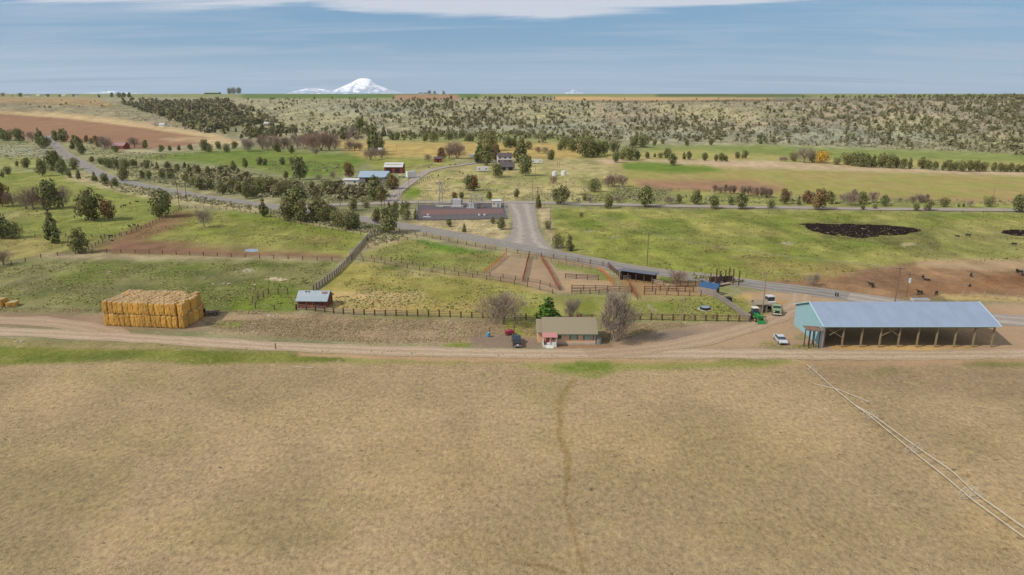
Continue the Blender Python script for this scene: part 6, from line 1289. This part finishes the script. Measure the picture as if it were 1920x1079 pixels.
p_ = P(931, 389); t = empty('control_house', p_, label='small white control house at the right end of the substation', cat='building'); gable(t, 4.2, 3.6, 3.2, 3.7, 'cream_paint', 'light_roof', .2, gover=.2); door(t, .8, -1.8, .9, 2.1, 'steel'); window(t, -1.2, -1.8, 2.0, .8, .6)
for i, (u, v, sx, lab) in enumerate(((803, 405, .9, 'round white drum near the left side of the substation'), (899, 405, .8, 'left one of two white drums at the right of the red gravel'), (909, 405, .8, 'right one of two white drums at the right of the red gravel'))):
    t = empty('white_drum', P(u, v), label=lab, cat='drum'); b = MB(); b.bar((0, 0, 0), (0, 0, .9), .5, 12); b.build('body', 'white_paint', t); b = MB(); b.bar((0, 0, .9), (0, 0, 1.0), .52, 12); b.build('lid', 'steel', t)
t = empty('pipe_bundle', P(800, 409), label='low pale bundle of pipes on the dark gravel', cat='pipes')
for k in range(4): b = MB(); b.bar((-1.6, k*.3, .35), (1.6, k*.3, .35), .14, 6); b.build('pipe', 'light_roof', t)
# ------------------------------------------------------------------ poles and wires
POLES = [(1213, 498, 437, 'wooden power pole in the right pasture above the roofed shelter', 'T'), (1429, 590, 512, 'wooden power pole beside the grey pump shed', 'n'), (1678, 566, 500, 'taller rusty power pole behind the pole barn roof', 'T'), (1699, 556, 511, 'shorter power pole with pale transformer behind the pole barn', 'c'),
         (1276, 614, 560, 'thin pole in front of the small paddock fence', 'n'), (337, 392, 336, 'left one of two brown power poles at the left pasture corner', 'T'), (351, 380, 343, 'right one of two brown power poles at the left pasture corner', 'T'), (716, 399, 351, 'left one of two dark red poles by the far gravel road', 'T'), (721, 392, 350, 'right one of two dark red poles by the far gravel road', 'T'),
         (638, 386, 345, 'power pole rising from the junipers left of the farmhouse drive', 'T'), (998, 378, 337, 'left one of two thin poles above the gravel junction', 'n'), (1008, 392, 352, 'right one of two thin poles above the gravel junction', 'T'), (1032, 438, 385, 'thin grey pole at the left corner of the right pasture', 'n'), (1208, 388, 344, 'rusty pole in the far gravel road tree row', 'n'),
         (767, 356, 331, 'black pole beside the farmhouse drive', 'n'), (1004, 338, 311, 'thin pole in the valley middle below the camper', 'n'), (1045, 314, 301, 'left one of two short brown poles behind the white tanks', 'n'), (1049, 315, 304, 'right one of two short brown poles behind the white tanks', 'n'), (1255, 386, 352, 'thin pole right of the rusty pole in the far road tree row', 'n'),
         (1862, 372, 352, 'lone pole in the olive field at far right', 'n'), (728, 298, 274, 'thin pole beside the tall pointed juniper', 'n'), (744, 283, 271, 'thin pole in the tan field', 'n'), (1106, 306, 292, 'pale pole at the edge of the tan field', 'n')]
PT = {}
for u, v, vt, lab, kd in POLES:
    p = P(u, v); h = (v-vt)*mpp(p)*1.04; t = empty('power_pole' if kd != 'n' else 'wooden_pole', p, label=lab, cat='pole'); r = max(.15, min(.2, .35*mpp(p))); b = MB(); b.bar((0, 0, -.3), (0, 0, h), r, 8, r*.7); b.build('shaft', 'bark' if kd == 'n' else 'rail_wood' if u > 1100 else 'old_boards', t)
    if kd in 'Tc':
        b = MB(); b.box(0, -.15, h-.7, 2.4, .14, .16); a_ = b.build('cross_arm', 'rail_wood', t)
        for x in (-1.1, 0, 1.1): k_ = MB(); k_.bar((x, -.15, h-.54), (x, -.15, h-.3), .08, 6); k_.build('insulator', 'insulator', a_)
    else: b = MB(); b.bar((0, 0, h), (0, 0, h+.08), r*.8, 8); b.build('cap', 'steel', t)
    if kd == 'c': b = MB(); b.bar((.1, -.45, h-2.8), (.1, -.45, h-1.6), .32, 10); b.build('transformer_can', 'light_roof', t)
    PT[(u, v)] = p+Vector((0, -.15, h-.3))
def wire(label, pts, sag=.8, r=.02):
    t = None; b = MB(); o = pts[0]
    for p, q in zip(pts, pts[1:]):
        n = 14; L_ = [p.lerp(q, i/n)-Vector((0, 0, sag*4*(i/n)*(1-i/n)))-o for i in range(n+1)]
        for i in range(n): b.bar(L_[i], L_[i+1], r, 3)
    ob = b.build('power_line', 'wire_metal'); ob.location = o; tag(ob, label, 'power line')
A_ = [PT[(638, 386)], PT[(721, 392)], PT[(1008, 392)], PT[(1213, 498)], PT[(1678, 566)]]
for i, dx in enumerate((-1.1, 1.1)): wire(('front', 'rear')[i]+' wire of the power line crossing the middle of the valley', [q+Vector((dx, 0, 0)) for q in A_], 1.2)
wire('power line from the left pasture poles to the junipers', [P(-60, 330)+Vector((0, 0, 9)), PT[(337, 392)], PT[(351, 380)], PT[(638, 386)]], 1.5)
wire('power line from the transformer pole over the barn to the right', [PT[(1699, 556)], PT[(1678, 566)]], .3); wire('power line from the pump shed pole to the tall pole', [PT[(1429, 590)], PT[(1678, 566)]], .8)
# ------------------------------------------------------------------ cattle
def tube(b, pts, n=8):
    """one closed skin through rings (x, z centre, half width, half height) lying across the y axis"""
    rings = [[(x+w*math.cos(2*math.pi*k/n), y, z+h*math.sin(2*math.pi*k/n)) for k in range(n)] for x, y, z, w, h in pts]; i = len(b.v)
    for r in rings: b.v += r
    for j in range(len(rings)-1):
        for k in range(n): l = (k+1) % n; b.f.append((i+j*n+k, i+j*n+l, i+(j+1)*n+l, i+(j+1)*n+k)); b.m.append(b.cur)
    b.f.append(tuple(i+k for k in range(n-1, -1, -1))); b.f.append(tuple(i+(len(rings)-1)*n+k for k in range(n))); b.m += [b.cur]*2
def cow_mesh(pose, white=False):
    b = MB(); dz = -.72 if pose == 'lie' else 0
    tube(b, [(0, -1.12, 1.18+dz, .1, .14), (0, -1.0, 1.14+dz, .28, .3), (0, -.6, 1.08+dz, .34, .38), (0, 0, 1.0+dz, .4, .42), (0, .5, 1.04+dz, .36, .42), (0, .85, 1.14+dz, .26, .36), (0, 1.05, 1.2+dz, .16, .24)])
    if pose == 'graze': b.bar((0, .9, 1.2), (0, 1.35, .55), .2, 8, .13); b.solid([(-.12, 1.3, .6), (.12, 1.3, .6), (.12, 1.42, .66), (-.12, 1.42, .66)][::-1], [(-.08, 1.5, .1), (.08, 1.5, .1), (.08, 1.6, .14), (-.08, 1.6, .14)][::-1]); hd = (1.36, .6)
    else:
        hz = 1.5+dz; b.bar((0, .9, 1.22+dz), (0, 1.28, hz), .2, 8, .15)
        if white: b.cur = 1
        b.solid([(-.13, 1.2, hz-.12), (.13, 1.2, hz-.12), (.13, 1.2, hz+.15), (-.13, 1.2, hz+.15)], [(-.08, 1.75, hz-.2), (.08, 1.75, hz-.2), (.08, 1.72, hz-.05), (-.08, 1.72, hz-.05)]); b.cur = 0; hd = (1.25, hz+.08)
    for s in (-1, 1): b.bar((s*.1, hd[0], hd[1]), (s*.3, hd[0]-.03, hd[1]+.02), .05, 4, .02)
    if pose != 'lie':
        for x in (-.22, .22): b.bar((x, .72, .85), (x, .7, .42), .11, 6, .07); b.bar((x, .7, .42), (x, .72, 0), .065, 6, .06); b.bar((x, -.85, 1.0), (x, -.75, .52), .16, 6, .08); b.bar((x, -.75, .52), (x, -.88, .45), .08, 6, .07); b.bar((x, -.86, .47), (x, -.82, 0), .065, 6, .06)
    else:
        for x in (-.3, .3): b.bar((x, .6, .12), (x*1.1, 1.05, .1), .1, 6, .06); b.bar((x, -.6, .18), (x*1.3, -.1, .1), .15, 6, .07)
    b.bar((0, -1.12, 1.25+dz), (0, -1.2, max(.1, .5+dz)), .04, 5, .03)
    return b.mesh('cow', ['cow_black', 'cow_white'])
CM = {k: cow_mesh(k) for k in ('stand', 'graze', 'lie')}; CM['white'] = cow_mesh('stand', True)
HERD = [('in the left pasture', [(227, 390, 'graze'), (234, 388, 'stand'), (244, 383, 'graze'), (257, 379, 'lie'), (280, 382, 'graze'), (69, 397, 'lie'), (49, 393, 'graze'), (140, 410, 'stand'), (160, 413, 'lie'), (170, 411, 'graze'), (180, 412, 'graze')]),
        ('by the diagonal fence', [(243, 427, 'stand'), (252, 425, 'stand'), (259, 426, 'graze'), (190, 448, 'stand'), (208, 446, 'stand'), (210, 452, 'lie')]), ('at the paved road left of the poles', [(372, 379, 'stand')]),
        ('near the far farmhouse', [(844, 311, 'stand'), (854, 310, 'graze'), (822, 331, 'graze'), (840, 338, 'graze'), (868, 327, 'stand'), (862, 325, 'stand'), (804, 316, 'graze')]),
        ('on the right pasture', [(1815, 444, 'graze'), (1901, 461, 'graze'), (1795, 444, 'lie')]),
        ('on the brown ground', [(1730, 520, 'lie'), (1738, 526, 'lie'), (1820, 519, 'white'), (1818, 537, 'lie'), (1633, 537, 'stand'), (1636, 540, 'white'), (1724, 552, 'stand'), (1755, 553, 'graze'), (1912, 513, 'stand'), (1917, 517, 'lie'), (1906, 511, 'graze'), (1945, 530, 'stand')])]
for where, l in HERD:
    by = {}
    for q in sorted(l): by.setdefault(q[2], []).append(q)
    for k, m_ in by.items():
        for i, (u, v, _) in enumerate(m_):
            p = P(u, v); wd = {'stand': 'black cow standing', 'graze': 'black cow grazing with head down', 'lie': 'black cow lying down', 'white': 'white-faced black cow standing'}[k]
            lab = wd+(', ' if len(m_) == 1 else ', %s from the left of those, ' % ordi(i+1))+where
            o = inst('cow', CM[k], None, p+Vector((0, 0, -.03)), random.Random(int(u)).choice((0.6, -0.7, 2.3, -2.4, 1.1)), (.7, .7, .76), label=lab, cat='cow', group='black cattle')
# ------------------------------------------------------------------ rocks
def rockmesh(seed):
    rng = np.random.default_rng(seed); bm = bmesh.new(); bmesh.ops.create_icosphere(bm, subdivisions=2, radius=1)
    for v in bm.verts: v.co *= 1+float(rng.normal())*.09; v.co.z *= .6
    me = bpy.data.meshes.new('rock'); bm.to_mesh(me); bm.free(); me.materials.append(MATS['rock']); return me
RM = [rockmesh(k) for k in range(4)]
for where, l in (('in the rock heap of the right pasture', [(1096, 433), (1101, 435), (1108, 434), (1115, 433), (1150, 444), (1156, 446), (1148, 447), (1160, 443)]), ('in the pale heap below the dark pond', [(1697, 457), (1703, 459), (1709, 457), (1714, 459), (1471, 457), (1478, 456), (1484, 458)]), ('in the left green paddock', [(400, 533), (420, 532), (430, 533), (443, 510), (478, 534), (205, 511)]), ('by the lane edge', [(30, 641), (42, 641), (505, 592), (514, 593)])):
    for i, (u, v) in enumerate(l):
        p = P(u, v); inst('rock', RM[i % 4], None, p, i*1.3, (.5+.2*(i % 3), .4, .35), label='pale rock, %s from the left %s' % (ordi(i+1), where), cat='rock', group='pale rocks')
# ------------------------------------------------------------------ the snow mountain on the horizon
def snowmat():
    m, nt, b = newmat('snow_rock'); N = nt.nodes.new; L = nt.links.new; g = N('ShaderNodeNewGeometry'); mp = N('ShaderNodeMapping'); L(g.outputs['Position'], mp.inputs[0]); mp.inputs['Scale'].default_value = (.006, .006, .0022)
    n = N('ShaderNodeTexNoise'); n.inputs['Scale'].default_value = 1; n.inputs['Detail'].default_value = 8; n.inputs['Roughness'].default_value = .65; L(mp.outputs[0], n.inputs[0])
    sp_ = N('ShaderNodeSeparateXYZ'); L(g.outputs['Position'], sp_.inputs[0]); hm = N('ShaderNodeMapRange'); L(sp_.outputs[2], hm.inputs[0]); hm.inputs[1].default_value = 60; hm.inputs[2].default_value = 420; hm.inputs[3].default_value = .17; hm.inputs[4].default_value = -.04
    ad = N('ShaderNodeMath'); L(n.outputs[0], ad.inputs[0]); L(hm.outputs[0], ad.inputs[1]); r = N('ShaderNodeMapRange'); L(ad.outputs[0], r.inputs[0]); r.inputs[1].default_value = .53; r.inputs[2].default_value = .64
    mx = N('ShaderNodeMix'); mx.data_type = 'RGBA'; L(r.outputs[0], mx.inputs[0]); mx.inputs[6].default_value = (.86, .87, .9, 1); mx.inputs[7].default_value = (.26, .32, .42, 1); L(mx.outputs[2], b.inputs['Base Color']); b.inputs['Roughness'].default_value = .9
snowmat()
def mountain(name, yc, prof, depth, label=None, seed=3, crag=60):
    """prof: skyline as (picture column, height in picture rows above the true horizon) at distance yc"""
    s = (yc*CP)/F; xs = [(u-960)*s for u, h in prof]; hs = [H+h*s*.88 for u, h in prof]; X = np.linspace(xs[0], xs[-1], 160); T = np.linspace(-1, 1, 50); XX, TT_ = np.meshgrid(X, T); hh = np.interp(XX, xs, hs)-H
    n1 = fbm(XX/(depth*.22), TT_*4.5+7, seed, 6); Z = H-40+(hh+40)*(np.clip(1-np.abs(TT_), 0, 1)**1.25)*(1+.0*n1)+(n1-.5)*crag*np.clip(1-np.abs(TT_), 0, 1)*np.clip(hh/(max(hs)-H), .05, 1)*np.clip(np.abs(TT_)*6, .35, 1)
    Y = yc+TT_*depth; idx = np.arange(XX.size).reshape(XX.shape); Fs = np.stack([idx[:-1, :-1], idx[:-1, 1:], idx[1:, 1:], idx[1:, :-1]], -1).reshape(-1, 4)
    o = bpy.data.objects.new(name, npmesh(name, np.stack([XX, Y, Z], -1).reshape(-1, 3), Fs, ['snow_rock'], smooth=False)); link(o); tag(o, kind='structure')
mountain('snow_mountain', 25000, [(600, -1), (622, 6), (640, 13), (655, 21), (664, 26), (671, 30), (677, 32), (688, 32), (696, 30), (701, 24), (706, 19), (718, 14), (732, 8), (746, 4), (762, -1)], 1500, crag=90)
mountain('snow_ridge', 25000, [(535, -1), (552, 5), (570, 10), (590, 12), (605, 10), (625, 8), (650, 0)], 900, seed=5, crag=40)
mountain('far_peak', 27000, [(1045, -1), (1060, 2), (1070, 4), (1074, 9), (1078, 7), (1088, 3), (1110, -1)], 700, seed=6, crag=40)
mountain('far_ridge', 27000, [(150, -1), (175, 3), (190, 5), (205, 6), (225, 4), (260, 1), (280, -1)], 700, seed=8, crag=30)
# ------------------------------------------------------------------ the air
hz = bpy.data.materials.new('haze_air'); hz.use_nodes = True; n_ = hz.node_tree; n_.nodes.clear(); o_ = n_.nodes.new('ShaderNodeOutputMaterial'); v_ = n_.nodes.new('ShaderNodeVolumePrincipled')
v_.inputs['Color'].default_value = (.78, .86, .97, 1); v_.inputs['Density'].default_value = 0.00002; v_.inputs['Anisotropy'].default_value = .2; n_.links.new(v_.outputs[0], o_.inputs['Volume'])
b = MB(); b.solid([(-26000, -400, -60), (26000, -400, -60), (26000, 29500, -60), (-26000, 29500, -60)], [(-26000, -400, 900), (26000, -400, 900), (26000, 29500, 900), (-26000, 29500, 900)])
me = bpy.data.meshes.new('haze'); me.from_pydata(b.v, [], b.f); me.materials.append(hz); ob = bpy.data.objects.new('haze', me); link(ob); ob['kind'] = 'stuff'
